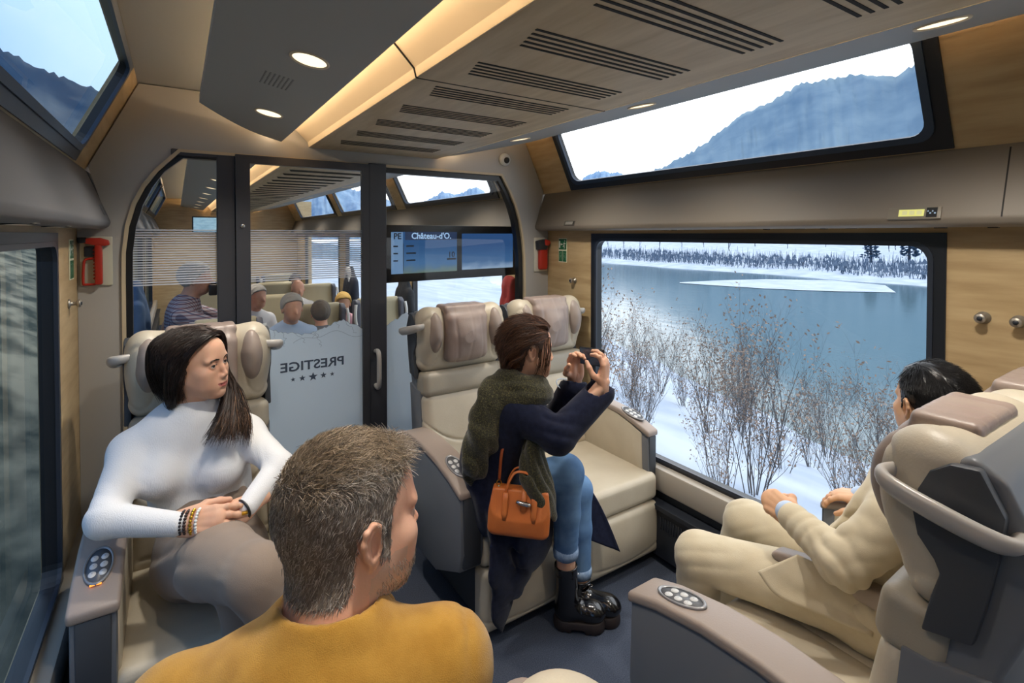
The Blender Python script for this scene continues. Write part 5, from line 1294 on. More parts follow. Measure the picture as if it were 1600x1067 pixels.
man, V, F, N_ = person('person in a mustard wool jacket with short greying hair, seen from behind in the foreground', JM, 'm', (oM, RM), skin_b, lip_m, [(hS, frame((-.2, 1, -.15), (0, .2, 1)), JM['wrR'], 1), (hS2, frame((.1, 1, -.2), (0, .2, 1)), JM['wrL'], 1)], HM, stub)
for s in (-1, 1): eyeball(man, RM*HM, oM, s, (0, 0))
brows(man, RM*HM, oM, [(96, 84, 74), (130, 120, 110)], 7, 1.4, V=V)
mask = (V[:, 2] > hl(V[:, 1], hpM)) & (np.abs(V[:, 0]) < .0805)
def thickM(p): return np.where(p[:, 2] > .06, .003+.005*np.clip((p[:, 2]-.06)/.05, 0, 1), .0015)*np.clip((.09-p[:, 1])/.02, .15, 1)
hair_cap(V, F, N_, mask, thickM, mat('hair_grey_brown', lin(92, 80, 70), .6, col2=lin(120, 110, 100), nscale=60), man, RM, oM, HM)
Vh = V+N_*np.where(mask, thickM(V), 0)[:, None]*.9
def flowM(p):
    top = np.clip((p[:, 2]-.055)/.03, 0, 1)[:, None]
    return top*np.array((.25, .95, .25))+(1-top)*np.stack([0*p[:, 0], -.45+0*p[:, 0], -.9+0*p[:, 0]], 1)
def lenM(p):
    top = np.clip((p[:, 2]-.045)/.05, 0, 1); return .008+.016*top+.012*np.clip((p[:, 1]-.02)/.05, 0, 1)*top
def colM(p, rng):
    n = len(p); top = np.clip((p[:, 2]-.02)/.07+rng.normal(size=n)*.25-.5*np.clip((p[:, 1]-.035)/.03, 0, 1)-.5*np.clip((np.abs(p[:, 0])-.05)/.02, 0, 1), 0, 1)[:, None]
    a = cols(rng, n, [(132, 114, 92), (108, 92, 74), (162, 144, 120), (88, 76, 64)]); b = cols(rng, n, [(158, 150, 142), (126, 118, 112), (188, 180, 172), (214, 208, 202), (104, 98, 94)]); return a*top+b*(1-top)
scalp_strands('hair_strands', Vh, N_, mask, flowM, lenM, 14000, .0005, None, man, RM*HM, oM, 8, lift=lambda p: .22+.30*np.clip((p[:, 2]-.05)/.05, 0, 1), jitter=.45, colf=colM)
scalp_strands('hair_strands', Vh, N_, mask & (V[:, 2] < .075), flowM, .011, 15000, .00038, None, man, RM*HM, oM, 18, lift=.14, jitter=.22, colf=colM)
tuft = mask & (V[:, 2] > .075)
scalp_strands('hair_strands', Vh, N_, tuft, lambda p: np.stack([.35+.5*np.sin(p[:, 1]*90), .8+0*p[:, 0], .5+.3*np.sin(p[:, 0]*120)], 1), lambda p: .018+.022*np.clip((p[:, 1]-.01)/.05, 0, 1), 3600, .00062, None, man, RM*HM, oM, 9, lift=.6, jitter=.6, K=6, colf=colM)
bm_ = (V[:, 2] < -.045) & (V[:, 1] > .0) & (V[:, 2] > -.118) & (np.abs(V[:, 0]) < .075) & ~((V[:, 1] > .085) & (np.abs(V[:, 0]) < .02) & (V[:, 2] > -.082)) & ~((V[:, 2] > -.06) & (V[:, 1] > .05))
scalp_strands('beard', V, N_, bm_, lambda p: np.array((0, .3, -1.))+0*p, .0065, 4200, .0004, [(206, 200, 196), (176, 168, 162), (232, 228, 224), (140, 130, 122)], man, RM*HM, oM, 10, lift=.4, K=4)
f = Field((-.36, .44, .50), (.54, 1.14, 1.24), .006); tf = unit((.32, .93, .1))
f.cone((.09, .63, .60), (.13, .67, .93), .185, .195, .06, flat=(tf, .66)); f.cone((.13, .67, .93), (.155, .695, 1.03), .195, .17, .05, flat=(tf, .62))
f.chain([JM['shR'], (.20, .70, 1.095), (.165, .715, 1.11), (.12, .735, 1.10), JM['shL']], [.066, .066, .062, .066, .068], .045)
f.cone((.165, .708, 1.08), (.170, .716, 1.165), .090, .074, .03)
f.chain([JM['shR'], JM['elR'], JM['wrR']], [.070, .060, .045], .02); f.chain([JM['shL'], JM['elL'], JM['wrL']], [.070, .060, .045], .02)
f.cone((.170, .716, 1.10), (.176, .722, 1.24), .060, .062, .012, 's')
ax_ = unit(np.array(JM['shR'])-np.array((.168, .712, 1.10))); f.comb((.2, .5, .8), (.45, .9, 1.2), lambda P: .003*np.exp(-((((P-np.array((.168, .712, 1.10), np.float32)) @ ax_.astype(np.float32))-.185)/.0045)**2), 0, 'add')
f.fold((.10, .60, 1.02), .20, (.6, .1, .8), .09, .004, .7, 12); f.fold(JM['elR'], .12, (.2, .6, .7), .04, .006, .6, 13); f.fold((.33, .62, 1.0), .10, (.5, .2, .8), .05, .004, .6, 15)
jk = f.obj('jacket', wool, man, 2)
seam = spline([(.283, .742, 1.108), (.296, .690, 1.140), (.300, .630, 1.128), (.292, .588, 1.075), (.285, .572, 1.0)], 30)
g = Field((.02, .56, 1.07), (.33, .86, 1.24), .005)
ring = [(.168+.083*math.cos(t), .714+.083*math.sin(t), 1.146+.008*math.sin(t+.5)) for t in np.linspace(0, 2*PI, 22)]
g.chain(ring, [.0125]*22, .012, flat=((0, 0, 1), 1.9)); g.cone((.168, .714, 1.1), (.172, .72, 1.24), .070, .070, .006, 's')
g.obj('jacket_collar', wool, jk, 2)
f = Field((-.16, .46, .0), (.40, 1.20, .72), .009); f.cone((.02, .62, .58), (.16, .62, .58), .125, .125, .05)
for s in 'RL': f.chain([JM['hip'+s], JM['kn'+s]], [.092, .072], .03); f.chain([JM['kn'+s], JM['an'+s]], [.070, .055], .02)
f.obj('trousers', mat('charcoal_trouser', lin(58, 58, 62), .85), man, 1)
for s in 'RL': a = np.array(JM['an'+s]); shoe('shoe', (a[0], a[1]-.05, 0), (a[0], a[1]+.20, 0), .1, black_leather, man)

# --- woman with scarf and phone --------------------------------------------------------------
navy = mat('navy_coat', lin(28, 33, 54), .95, col2=lin(22, 26, 44), nscale=60, bump=.2, bscale=500, spec=.1, sheen=.12)
denim = mat('blue_denim', lin(106, 140, 178), .85, col2=lin(78, 110, 152), nscale=12, ncon=(.3, .7), bump=.25, bscale=600, spec=.15)
scarf_m = mat('olive_scarf', lin(50, 50, 40), .95, col2=lin(110, 104, 66), nscale=210, ncon=(.48, .78), bump=.6, bscale=160, spec=.1, sheen=.3, detail=8)
JS = dict(pelvis=(1.11, 1.90, .60), chest=(1.13, 1.78, .90), neck=(1.174, 1.729, 1.086), shR=(1.121, 1.678, 1.005), elR=(1.210, 1.522, 0.930), wrR=(1.428, 1.502, 1.111), shL=(1.280, 1.871, 0.942), elL=(1.367, 1.765, 0.855), wrL=(1.417, 1.665, 1.101),
          hipR=(1.13, 1.85, .60), knR=(1.356, 1.650, 0.705), anR=(1.393, 1.698, 0.211), hipL=(1.16, 1.97, .59), knL=(1.510, 1.760, 0.543), anL=(1.503, 1.733, 0.151))
oS = np.array((1.208, 1.710, 1.230)); RS = frame((.945, -.32, -.06), (.05, .02, 1)); HS = .97
hr = hand_field(-1, [(.45, .75, .5), (.40, .70, .5), (.40, .70, .5), (.50, .75, .5)], [(.75, .55, -.55), (.05, .9, -.55), (-.25, .8, -.55)], spread=(.04, .0, -.03, -.06))
hl_ = hand_field(1, [(.55, .65, .4), (.65, .75, .5), (.75, .8, .5), (.85, .85, .5)], [(.85, .45, -.4), (.2, .85, -.6), (-.1, .85, -.6)], spread=(.10, .0, -.04, -.08))
wR, wL = np.array(JS['wrR']), np.array(JS['wrL'])
RhR = frame((.08, .02, 1), (.45, -.9, .0)); RhL = frame((-.06, -.05, 1), (.15, 1, 0))
lady, V, F, N_ = person('person in a dark navy coat and olive scarf photographing the lake with a phone', JS, 'f', (oS, RS), skin_a, lip_f, [(hr, RhR, wR+np.array((.0, 0, -.01)), .95), (hl_, RhL, wL+np.array((0, 0, -.01)), .95)], HS)
for s in (-1, 1): eyeball(lady, RS*HS, oS, s, (0, 0))
brows(lady, RS*HS, oS, [(60, 42, 34)], 11, V=V)
hpS = [(-.2, -.085), (-.04, -.085), (-.03, -.02), (-.012, .016), (.0, .012), (.012, -.02), (.022, -.03), (.03, .04), (.05, .066), (.07, .086), (.1, .09)]
mask = (V[:, 2] > hl(V[:, 1], hpS)) & (np.abs(V[:, 0]) < .0815)
hair_cap(V, F, N_, mask, lambda p: .004+.016*np.clip((p[:, 2]+.06)/.10, 0, 1)*np.clip((.085-p[:, 1])/.03, .15, 1), mat('hair_auburn', lin(62, 42, 34), .5, col2=lin(46, 32, 28), nscale=40), lady, RS, oS, HS)
L = lambda *p: [tuple(q) for q in xf(np.array(p), RS*HS, oS)]
Vh = V+N_*np.where(mask, .004+.016*np.clip((V[:, 2]+.06)/.10, 0, 1)*np.clip((.085-V[:, 1])/.03, .15, 1), 0)[:, None]
scalp_strands('hair_strands', Vh, N_, mask & ~((V[:, 1] > -.045) & (V[:, 2] < .034)), lambda p: np.stack([.15*np.sign(p[:, 0]), -1+0*p[:, 0], -.2-.5*np.clip(-p[:, 1]*8, 0, 1)], 1), .06, 5200, .0008, [(98, 66, 48), (76, 52, 40), (122, 84, 60), (58, 42, 34)], lady, RS*HS, oS, 22, lift=.12, jitter=.16, K=6)
gs = []
for x in (-.055, -.03, 0, .03, .055):
    gs.append((L((x, .085-abs(x)*.5, .096-abs(x)*.25), (x*1.2, .045, .130-abs(x)*.45), (x*1.35, -.03, .135-abs(x)*.5), (x*1.2, -.095, .09), (x*.9, -.120, .02), (x*.5, -.110, -.06), (x*.3, -.10, -.12)), .006, .010))
for z in (.05, .03, .01):
    for s in (-1, 1): gs.append((L((s*.064, .060-abs(z)*.1, .062+z*.3), (s*.086, .020, .048+z*.6), (s*.092, -.045, .030+z*.5), (s*.06, -.105, -.02+z*.3), (s*.015, -.112, -.09)), .006, .009))
for s in (-1, 1): gs.append((L((s*.078, -.036, .02), (s*.078, -.055, -.02), (s*.055, -.09, -.05), (s*.02, -.10, -.09)), .008, .010))
guide_hair('hair_strands', gs, 1500, .00105, [(98, 66, 48), (76, 52, 40), (122, 84, 60), (58, 42, 34)], lady, 12, noise=.006)
gs = [(L((.070, .058, .06), (.084, .052, .01), (.083, .050, -.05), (.080, .040, -.115)), .004, .012), (L((.066, .066, .06), (.076, .068, .0), (.078, .060, -.06), (.074, .052, -.11)), .003, .008), (L((.07, .03, .05), (.09, .02, -.01), (.085, .015, -.07), (.07, .0, -.12)), .003, .010)]
guide_hair('hair_strands', gs, 60, .0008, [(74, 48, 36), (96, 64, 46), (58, 40, 32)], lady, 13, noise=.005)
f = Field((.86, 1.36, .02), (1.78, 2.20, 1.16), .0065); tf = unit((.95, -.25, 0))
f.cone((1.10, 1.90, .58), (1.10, 1.85, .74), .165, .155, .05, flat=(tf, .72)); f.cone((1.10, 1.85, .74), (1.125, 1.78, .94), .155, .165, .05, flat=(tf, .66))
f.chain([JS['shR'], (1.135, 1.755, 1.02), JS['shL']], [.068, .075, .066], .05); f.cone((1.135, 1.755, 1.0), JS['neck'], .085, .070, .04)
f.chain([JS['shR'], JS['elR']], [.070, .066], .03); f.chain([JS['elR'], wR+np.array((-.012, .01, -.045))], [.064, .058], .02)
f.chain([JS['shL'], JS['elL']], [.068, .062], .03); f.chain([JS['elL'], wL+np.array((-.012, 0, -.055))], [.060, .062], .02)
dR = unit(wR-np.array(JS['elR'])); dL = unit(wL-np.array(JS['elL']))
f.cone(wR-dR*.055, wR+dR*.07, .040, .048, .008, 's'); f.cone(wL-dL*.07, wL+dL*.07, .045, .054, .008, 's')
# skirts of the coat: hanging over the seat edge and behind the knees
def panel(pts, w, th, nrm, k=.03):
    """cloth panel: chain squeezed along nrm"""
    f.chain(pts, w, k, flat=(nrm, th))
panel([(1.10, 1.84, .66), (1.120, 1.729, 0.572), (1.101, 1.714, 0.377), (1.085, 1.721, 0.209), (1.092, 1.738, 0.091)], [.13, .105, .085, .045, .012], .28, (.35, -.9, 0))
panel([(1.14, 1.80, .60), (1.224, 1.709, 0.550), (1.240, 1.695, 0.418), (1.160, 1.709, 0.253)], [.13, .115, .08, .03], .22, (.35, -.9, 0))
f.chain([(1.17, 2.03, .58), (1.36, 1.98, .565)], [.13, .10], .04, flat=((0, 0, 1), .5))
f.fold(JS['elR'], .12, (.5, .3, .8), .045, .006, .6, 21); f.fold((1.154, 1.620, 0.965), .12, (.8, -.3, .5), .05, .005, .6, 22); f.fold((1.108, 1.735, 0.442), .25, (.85, .4, .1), .10, .004, .5, 23)
coat = f.obj('coat', navy, lady, 2)
cloth('coat_tail', [(1.558, 1.896, 0.566), (1.545, 1.855, 0.463), (1.526, 1.806, 0.379), (1.521, 1.772, 0.326)], [(1.617, 1.857, 0.556), (1.628, 1.753, 0.463), (1.651, 1.688, 0.355), (1.663, 1.642, 0.268)], navy, coat, .012, seed=2)
for w_, d_, r_ in ((wL-dL*.062, dL, .062),):
    a = frame(d_, (0, 0, 1)); tube('cuff_piping', [w_+a[:, 0]*r_*math.cos(t)+a[:, 2]*r_*math.sin(t) for t in np.linspace(0, 2*PI, 28, endpoint=False)], .0022, mat('pale_piping', lin(150, 166, 186), .6), coat, 6, closed=True)
g = Field((.86, 1.50, .56), (1.40, 2.10, 1.17), .006)
nk = np.array(JS['neck'])
for dz, r, rr in ((.030, .070, .030), (.0, .082, .036), (-.035, .098, .038)):
    ring = [nk+np.array((r*math.cos(t), r*math.sin(t), dz+.012*math.sin(2*t+dz*40))) for t in np.linspace(0, 2*PI, 20)]; g.chain(ring, [rr]*20, .014)
fl = unit((.3, -.9, .3))
g.chain([nk+np.array((-.04, -.06, -.01)), (1.050, 1.714, 1.046), (1.022, 1.730, 0.958), (1.005, 1.763, 0.849), (0.991, 1.806, 0.745)], [.05, .080, .082, .078, .050], .03, flat=(fl, .42))
g.chain([(1.082, 1.693, 1.059), (1.024, 1.705, 0.945), (1.018, 1.754, 0.810), (1.015, 1.790, 0.720)], [.055, .065, .06, .03], .03, flat=(fl, .45))
g.chain([nk+np.array((.05, -.03, -.03)), (1.182, 1.625, 0.958), (1.165, 1.610, 0.865), (1.167, 1.595, 0.770), (1.188, 1.574, 0.685), (1.219, 1.557, 0.606)], [.045, .042, .050, .062, .058, .022], .02, flat=(unit((.5, -.85, .1)), .45))
g.chain([(1.148, 1.646, 0.882), (1.140, 1.625, 0.778), (1.177, 1.587, 0.695)], [.03, .045, .05], .02, flat=(unit((.5, -.85, .1)), .45))
g.fold((1.187, 1.581, 0.708), .16, (.85, .45, .25), .040, .009, .5, 31); g.fold((1.016, 1.756, 0.874), .20, (.8, .3, .35), .05, .007, .6, 32); g.fold(nk, .14, (.2, .2, 1), .035, .006, .7, 33)
g.obj('scarf', scarf_m, lady, 1)
f = Field((.98, 1.42, .06), (1.70, 2.12, .80), .006)
f.chain([JS['hipR'], JS['knR']], [.092, .072], .03); f.chain([JS['knR'], (1.370, 1.666, 0.526), (1.382, 1.685, 0.348)], [.070, .057, .050], .02)
f.chain([JS['hipL'], JS['knL']], [.090, .068], .02); f.chain([JS['knL'], (1.509, 1.749, 0.373), (1.505, 1.736, 0.192)], [.066, .057, .050], .02)
f.fold(JS['knR'], .10, (.2, .3, .9), .03, .003, .6, 41); f.fold((1.376, 1.678, 0.436), .10, (0, 0, 1), .035, .0025, .4, 42)
jn = f.obj('jeans', denim, lady, 2)
for p, r in ((np.array((1.382, 1.685, 0.348)), .050), (np.array((1.505, 1.736, 0.192)), .049)):
    lathe('turn_up', [(r-.004, -.02), (r+.003, -.021), (r+.005, 0), (r+.003, .019), (r-.006, .020)], mat('denim_turn_up', lin(150, 172, 200), .85, col2=lin(120, 146, 180), nscale=90) if 'denim_turn_up' not in MATS else MATS['denim_turn_up'], jn, 28, Matrix.Translation(tuple(p)))
boot_m = mat('black_patent_leather', lin(16, 16, 19), .18, coat=.6)
def ankle_boot(heel, toe, ank, parent):
    heel, toe, ank = map(lambda v: np.array(v, float), (heel, toe, ank)); d = unit((toe-heel)*np.array((1, 1, 0))); R = frame(d, (0, 0, 1)); L = float(np.linalg.norm((toe-heel)[:2])); top = (ank-heel) @ R; H = top[2]
    f = Field((-.07, -.07, .02), (.07, L+.04, H+.02), .004)
    f.cone((0, .045, .075), (top[0], top[1], H), .048, .050, .03); f.cone((0, .04, .075), (0, L-.05, .070), .046, .042, .03); f.ell((0, L-.052, .070), (.050, .062, .040), .02); f.cutz(.045, 'above'); f.cutz(H-.003, 'below')
    f.cone((top[0], top[1], H-.03), (top[0], top[1], H+.05), .042, .045, .004, 's'); f.fold((0, .09, .11), .07, (0, .8, .5), .022, .004, .5, 51)
    V, F = f.mesh(2); b = mobj('ankle_boot', xf(V, R, heel), F, boot_m, parent, smooth=True)
    g = Field((-.075, -.07, -.004), (.075, L+.03, .07), .004); g.cone((0, .035, .02), (0, L-.05, .02), .052, .055, 0); g.cutz(0, 'above'); g.cutz(.046, 'below'); g.rbox((0, .09, .0), (.08, .028, .017), .006, .004, 's')
    for k in range(7): g.rbox((0, -.0+k*.035, .0), (.08, .005, .007), .002, .001, 's')
    V, F = g.mesh(1); mobj('sole', xf(V, R, heel), F, mat('boot_sole', lin(44, 34, 32), .6) if 'boot_sole' not in MATS else MATS['boot_sole'], b, smooth=True)
    lathe('pull_loop', [(.009, 0), (.012, .002), (.009, .004)], chrome, b, 16, Matrix(R.tolist()).to_4x4() if False else Matrix.Translation(tuple(ank+np.array((.045, -.02, -.05)))))
    return b
ankle_boot((1.375, 1.735, 0), (1.53, 1.605, 0), (1.388, 1.692, 0.287), lady)
ankle_boot((1.45, 1.80, 0), (1.60, 1.585, 0), (1.503, 1.733, 0.165), lady)
# phone she holds
ph = thing('smartphone', 'black smartphone held sideways by the woman in the navy coat', 'phone'); pc = np.array((1.429, 1.575, 1.196)); ph.matrix_world = Matrix.Translation(tuple(pc)) @ Matrix.Rotation(-.10, 4, 'X') @ Matrix.Rotation(.0, 4, 'Z')
bm = bmesh.new(); add_box(bm, -.004, .004, -.074, .074, -.036, .036); bobj('case', bm, black_plain, ph, bevel=.0035, seg=3)
box('screen', -.0046, -.004, -.068, .068, -.032, .032, mat('phone_screen', lin(30, 38, 50), .15, col2=lin(84, 104, 124), nscale=22, nstretch=(1, .5, 1), ncon=(.5, .75), emit=lin(40, 52, 66), estr=.3), ph)
box('camera_bump', .004, .0065, .040, .066, .006, .030, charcoal, ph, bevel=.001)
# orange handbag on a shoulder strap
orange = mat('orange_leather', lin(212, 122, 64), .38, col2=lin(204, 112, 54), nscale=10, bump=.1, bscale=260); orange_dark = mat('orange_leather_edge', lin(150, 70, 28), .45)
bgc = np.array((1.096, 1.615, 0.644)); BR = frame((.62, -.78, 0), (0.02, 0, 1))   # bag: x across, y = outward face
bag = thing('handbag', 'orange leather handbag with a metal toggle hanging at the navy coat', 'handbag'); Mb = Matrix.Translation(tuple(bgc)) @ Matrix(((.80, .55, 0), (-.60, .83, 0), (0, 0, 1))).to_4x4().normalized()
ux = unit((.76, -.62, -.06)); uy = unit((-.62, -.78, 0)); uz = np.cross(ux, uy); uz = uz if uz[2] > 0 else -uz
Rb = np.stack([ux, uy, uz], 1)
f = Field((-.16, -.09, -.12), (.16, .09, .12), .005); f.rbox((0, 0, -.005), (.118, .050, .088), .028, puff=(.004, .008, 0))
f.cut(lambda P: (np.abs(P[..., 0])-(.118-.16*np.maximum(P[..., 2], 0)*.9))*.9); f.cut(lambda P: (np.abs(P[..., 1])-(.058-.34*np.maximum(P[..., 2]+.02, 0)))*.9)
f.comb((-.14, -.08, -.1), (.14, .08, .1), lambda P: .0015*np.exp(-((np.abs(P[..., 0])-.085)/.0025)**2)*(P[..., 2] > -.02), 0, 'add')
V, F = f.mesh(2); bb_ = mobj('body', xf(V, Rb, bgc), F, orange, bag, smooth=True)
B = lambda *p: [tuple(q) for q in xf(np.array(p), Rb, bgc)]
for s in (-1, 1):
    tube('top_handle', B((-.055, s*.030, .04), (-.052, s*.026, .09), (-.03, s*.02, .142), (.0, s*.018, .152), (.03, s*.02, .142), (.052, s*.026, .09), (.055, s*.030, .04)), .0055, orange, bag, 8, smoothn=30, flat=.7)
    for q in (-.055, .055):
        tube('handle_tab', B((q, s*.034, .075), (q, s*.041, .05), (q, s*.053, .005), (q, s*.056, -.02)), [.012, .012, .012, .008], orange, bag, 8, flat=.3)
tube('toggle', B((-.012, .048, .052), (.0, .050, .050), (.03, .051, .046), (.042, .050, .044)), [.007, .0085, .0085, .007], chrome, bag, 12)
tube('closing_tab', B((.015, -.01, .085), (.015, .02, .086), (.015, .040, .062), (.015, .052, .02)), [.010, .010, .010, .012], orange, bag, 8, flat=.3)
st_pts = [tuple(q) for q in (np.array((1.057, 1.664, 0.896)), np.array((1.039, 1.657, 0.848)))]+B((-.085, .005, .105))
tube('shoulder_strap', st_pts, .007, orange_dark, bag, 8, smoothn=16, flat=.35)
tube('strap_ring', [np.array(B((-.085, .005, .095))[0])+np.array((.008*math.cos(t), -.004*math.cos(t), .011*math.sin(t))) for t in np.linspace(0, 2*PI, 18, endpoint=False)], .0018, gold, bag, 6, closed=True)
tube('strap_clasp', B((-.085, .005, .085), (-.082, .010, .06)), [.004, .005], chrome, bag, 8)

# --- man in the cream suit -------------------------------------------------------------------
suit = mat('cream_suit', lin(202, 190, 164), .8, col2=lin(194, 181, 154), nscale=18, bump=.2, bscale=600, spec=.2, sheen=.2)
shirt_w = mat('pale_blue_shirt', lin(178, 196, 222), .8)
JC = dict(pelvis=(1.84, .66, .56), chest=(1.86, .61, .89), neck=(1.872, .58, 1.055), shL=(1.665, 0.589, 0.903), elL=(1.583, 0.688, 0.762), wrL=(1.632, 0.859, 0.800), shR=(2.02, .64, .98), elR=(2.07, .74, .80), wrR=(2.107, 0.845, 0.737),
          hipL=(1.74, .70, .57), knL=(1.552, 1.146, 0.552), anL=(1.60, 1.19, .10), hipR=(1.94, .72, .56), knR=(1.834, 1.142, 0.589), anR=(1.84, 1.27, .10))
oC = np.array((1.870, 0.580, 1.191)); RC = frame((.58, .81, .02), (-.02, .0, 1)); HC = .98
fL = hand_field(1, [(1.1, 1.3, .7), (1.15, 1.3, .7), (1.2, 1.3, .7), (1.25, 1.3, .7)], [(.6, .7, -.45), (-.35, .85, -.5), (-.5, .7, -.5)])
fR = hand_field(-1, [(.25, .45, .3), (.3, .5, .3), (.35, .5, .35), (.4, .55, .35)], [(.75, .6, -.3), (.35, .9, -.3), (.2, .9, -.3)], spread=(.14, .04, -.04, -.12))
wL, wR = np.array(JC['wrL']), np.array(JC['wrR'])
gent, V, F, N_ = person('person in a cream suit with slick black hair, looking out over the lake', JC, 'm', (oC, RC), skin_c, lip_m, [(fL, frame(np.array((1.644, 0.936, 0.816))-wL, (-.75, -.2, .6)), wL, 1.0), (fR, frame(np.array((2.060, 0.983, 0.710))-wR, (-.1, -.1, 1)), wR, .95)], HC)
for s in (-1, 1): eyeball(gent, RC*HC, oC, s, (0, 0))
brows(gent, RC*HC, oC, [(20, 18, 18)], 15, V=V)
hpC = [(-.2, -.080), (-.05, -.082), (-.040, -.06), (-.034, .0), (-.016, .020), (.0, .012), (.006, -.012), (.018, -.014), (.024, .04), (.040, .06), (.056, .078), (.075, .092), (.1, .095)]
mask = (V[:, 2] > hl(V[:, 1], hpC)) & (np.abs(V[:, 0]) < .081)
def thC(p):
    part = np.clip((p[:, 0]+.042)/.02, 0, 1); return (.003+.012*np.clip((p[:, 2]-.045)/.05, 0, 1)*part+.004*np.clip((p[:, 2]-.03)/.05, 0, 1))*np.clip((.092-p[:, 1])/.02, .2, 1)
hair_black = mat('hair_black', lin(20, 18, 19), .32, spec=.6)
hair_cap(V, F, N_, mask, thC, hair_black, gent, RC, oC, HC)
Vh = V+N_*np.where(mask, thC(V), 0)[:, None]*.92
def flC(p):
    top = np.clip((p[:, 2]-.055)/.03, 0, 1)[:, None]; right = np.clip((p[:, 0]+.04)/.02, 0, 1)[:, None]
    return top*right*np.array((.75, -.65, .1))+top*(1-right)*np.array((-.3, -.6, -.7))+(1-top)*np.array((0, -.5, -.9))
scalp_strands('hair_strands', Vh, N_, mask, flC, lambda p: .010+.035*np.clip((p[:, 2]-.05)/.04, 0, 1), 8000, .0007, [(18, 16, 17), (28, 24, 23), (14, 13, 14)], gent, RC*HC, oC, 16, lift=.06, jitter=.08, K=6)
f = Field((1.44, .44, .50), (2.2, 1.02, 1.12), .006); tf = unit((.12, .98, .05))
f.cone((1.84, .66, .56), (1.85, .635, .74), .185, .170, .05, flat=(tf, .68)); f.cone((1.85, .635, .74), (1.86, .62, .90), .170, .172, .05, flat=(tf, .60))
f.chain([JC['shL'], (1.865, .60, .985), JC['shR']], [.066, .066, .060], .05); f.cone((1.868, .59, .99), JC['neck'], .075, .062, .03)
f.chain([JC['shL'], JC['elL']], [.074, .064], .03); f.chain([JC['elL'], wL], [.062, .044], .025); f.chain([JC['shR'], JC['elR']], [.068, .058], .03); f.chain([JC['elR'], wR+np.array((0, -.02, 0))], [.055, .042], .02)
f.chain([(1.74, .70, .88), (1.74, .77, .72), (1.76, .84, .64)], [.05, .055, .035], .03, flat=((.3, .9, .2), .5)); f.chain([(1.72, .62, .66), (1.655, .66, .58), (1.64, .80, .545), (1.66, .90, .56)], [.09, .07, .06, .03], .03, flat=((.9, 0, .4), .45))
f.fold(JC['elL'], .14, (.5, -.6, .6), .045, .0068, .5, 61); f.fold((np.array(JC['elL'])+wL)/2, .11, (.3, .8, .3), .04, .0045, .5, 62); f.fold((1.68, .70, .80), .16, (.2, .5, .9), .055, .005, .5, 63); f.fold((1.625, 0.615, 0.877), .10, (.6, 0, .7), .05, .003, .6, 64)
sj = f.obj('suit_jacket', suit, gent, 2)
cloth('jacket_hem', [(1.569, 0.810, 0.728), (1.608, 0.730, 0.706), (1.647, 0.632, 0.663)], [(1.477, 0.881, 0.669), (1.490, 0.830, 0.622), (1.547, 0.744, 0.599), (1.614, 0.627, 0.578)], suit, sj, .008, n=28, k=16, wave=.004, seed=3)
g = Field((1.74, .44, .98), (2.0, .72, 1.14), .005); nb = np.array(JC['neck'])
g.chain([nb+np.array((.072*math.cos(t), .072*math.sin(t), -.012)) for t in np.linspace(0, 2*PI, 20)], [.013]*20, .01, flat=((0, 0, 1), 1.8)); g.obj('shirt_collar', shirt_w, sj, 1)
for w_, d_ in ((wL, unit(wL-np.array(JC['elL']))), (wR, unit(wR-np.array(JC['elR'])))):
    g = Field(w_-.07, w_+.07, .004); g.cone(w_-d_*.02, w_+d_*.018, .038, .037, 0); g.obj('shirt_cuff', shirt_w, sj, 1)
f = Field((1.38, .46, .04), (2.14, 1.40, .74), .007)
f.cone((1.76, .68, .57), (1.93, .69, .57), .135, .125, .05)
f.chain([JC['hipL'], JC['knL']], [.104, .080], .03); f.chain([JC['knL'], JC['anL']], [.078, .068], .02); f.chain([JC['hipR'], JC['knR']], [.100, .078], .03); f.chain([JC['knR'], JC['anR']], [.076, .066], .02)
f.fold(JC['knL'], .15, (.4, .5, .8), .042, .0062, .5, 71); f.fold(JC['knR'], .13, (.3, .6, .8), .04, .005, .5, 72); f.fold((1.72, .80, .62), .2, (.7, .7, .3), .06, .005, .5, 73); f.fold((1.51, 1.2, .35), .15, (.7, .4, .3), .05, .003, .6, 74)
f.obj('trousers', suit, gent, 2)
brown_shoe = mat('brown_leather', lin(92, 62, 42), .35)
for s in 'LR': a = np.array(JC['an'+s]); shoe('shoe', (a[0], a[1]-.05, 0), (a[0]-.03*(s == 'L'), a[1]+.21, 0), .1, brown_shoe, gent)
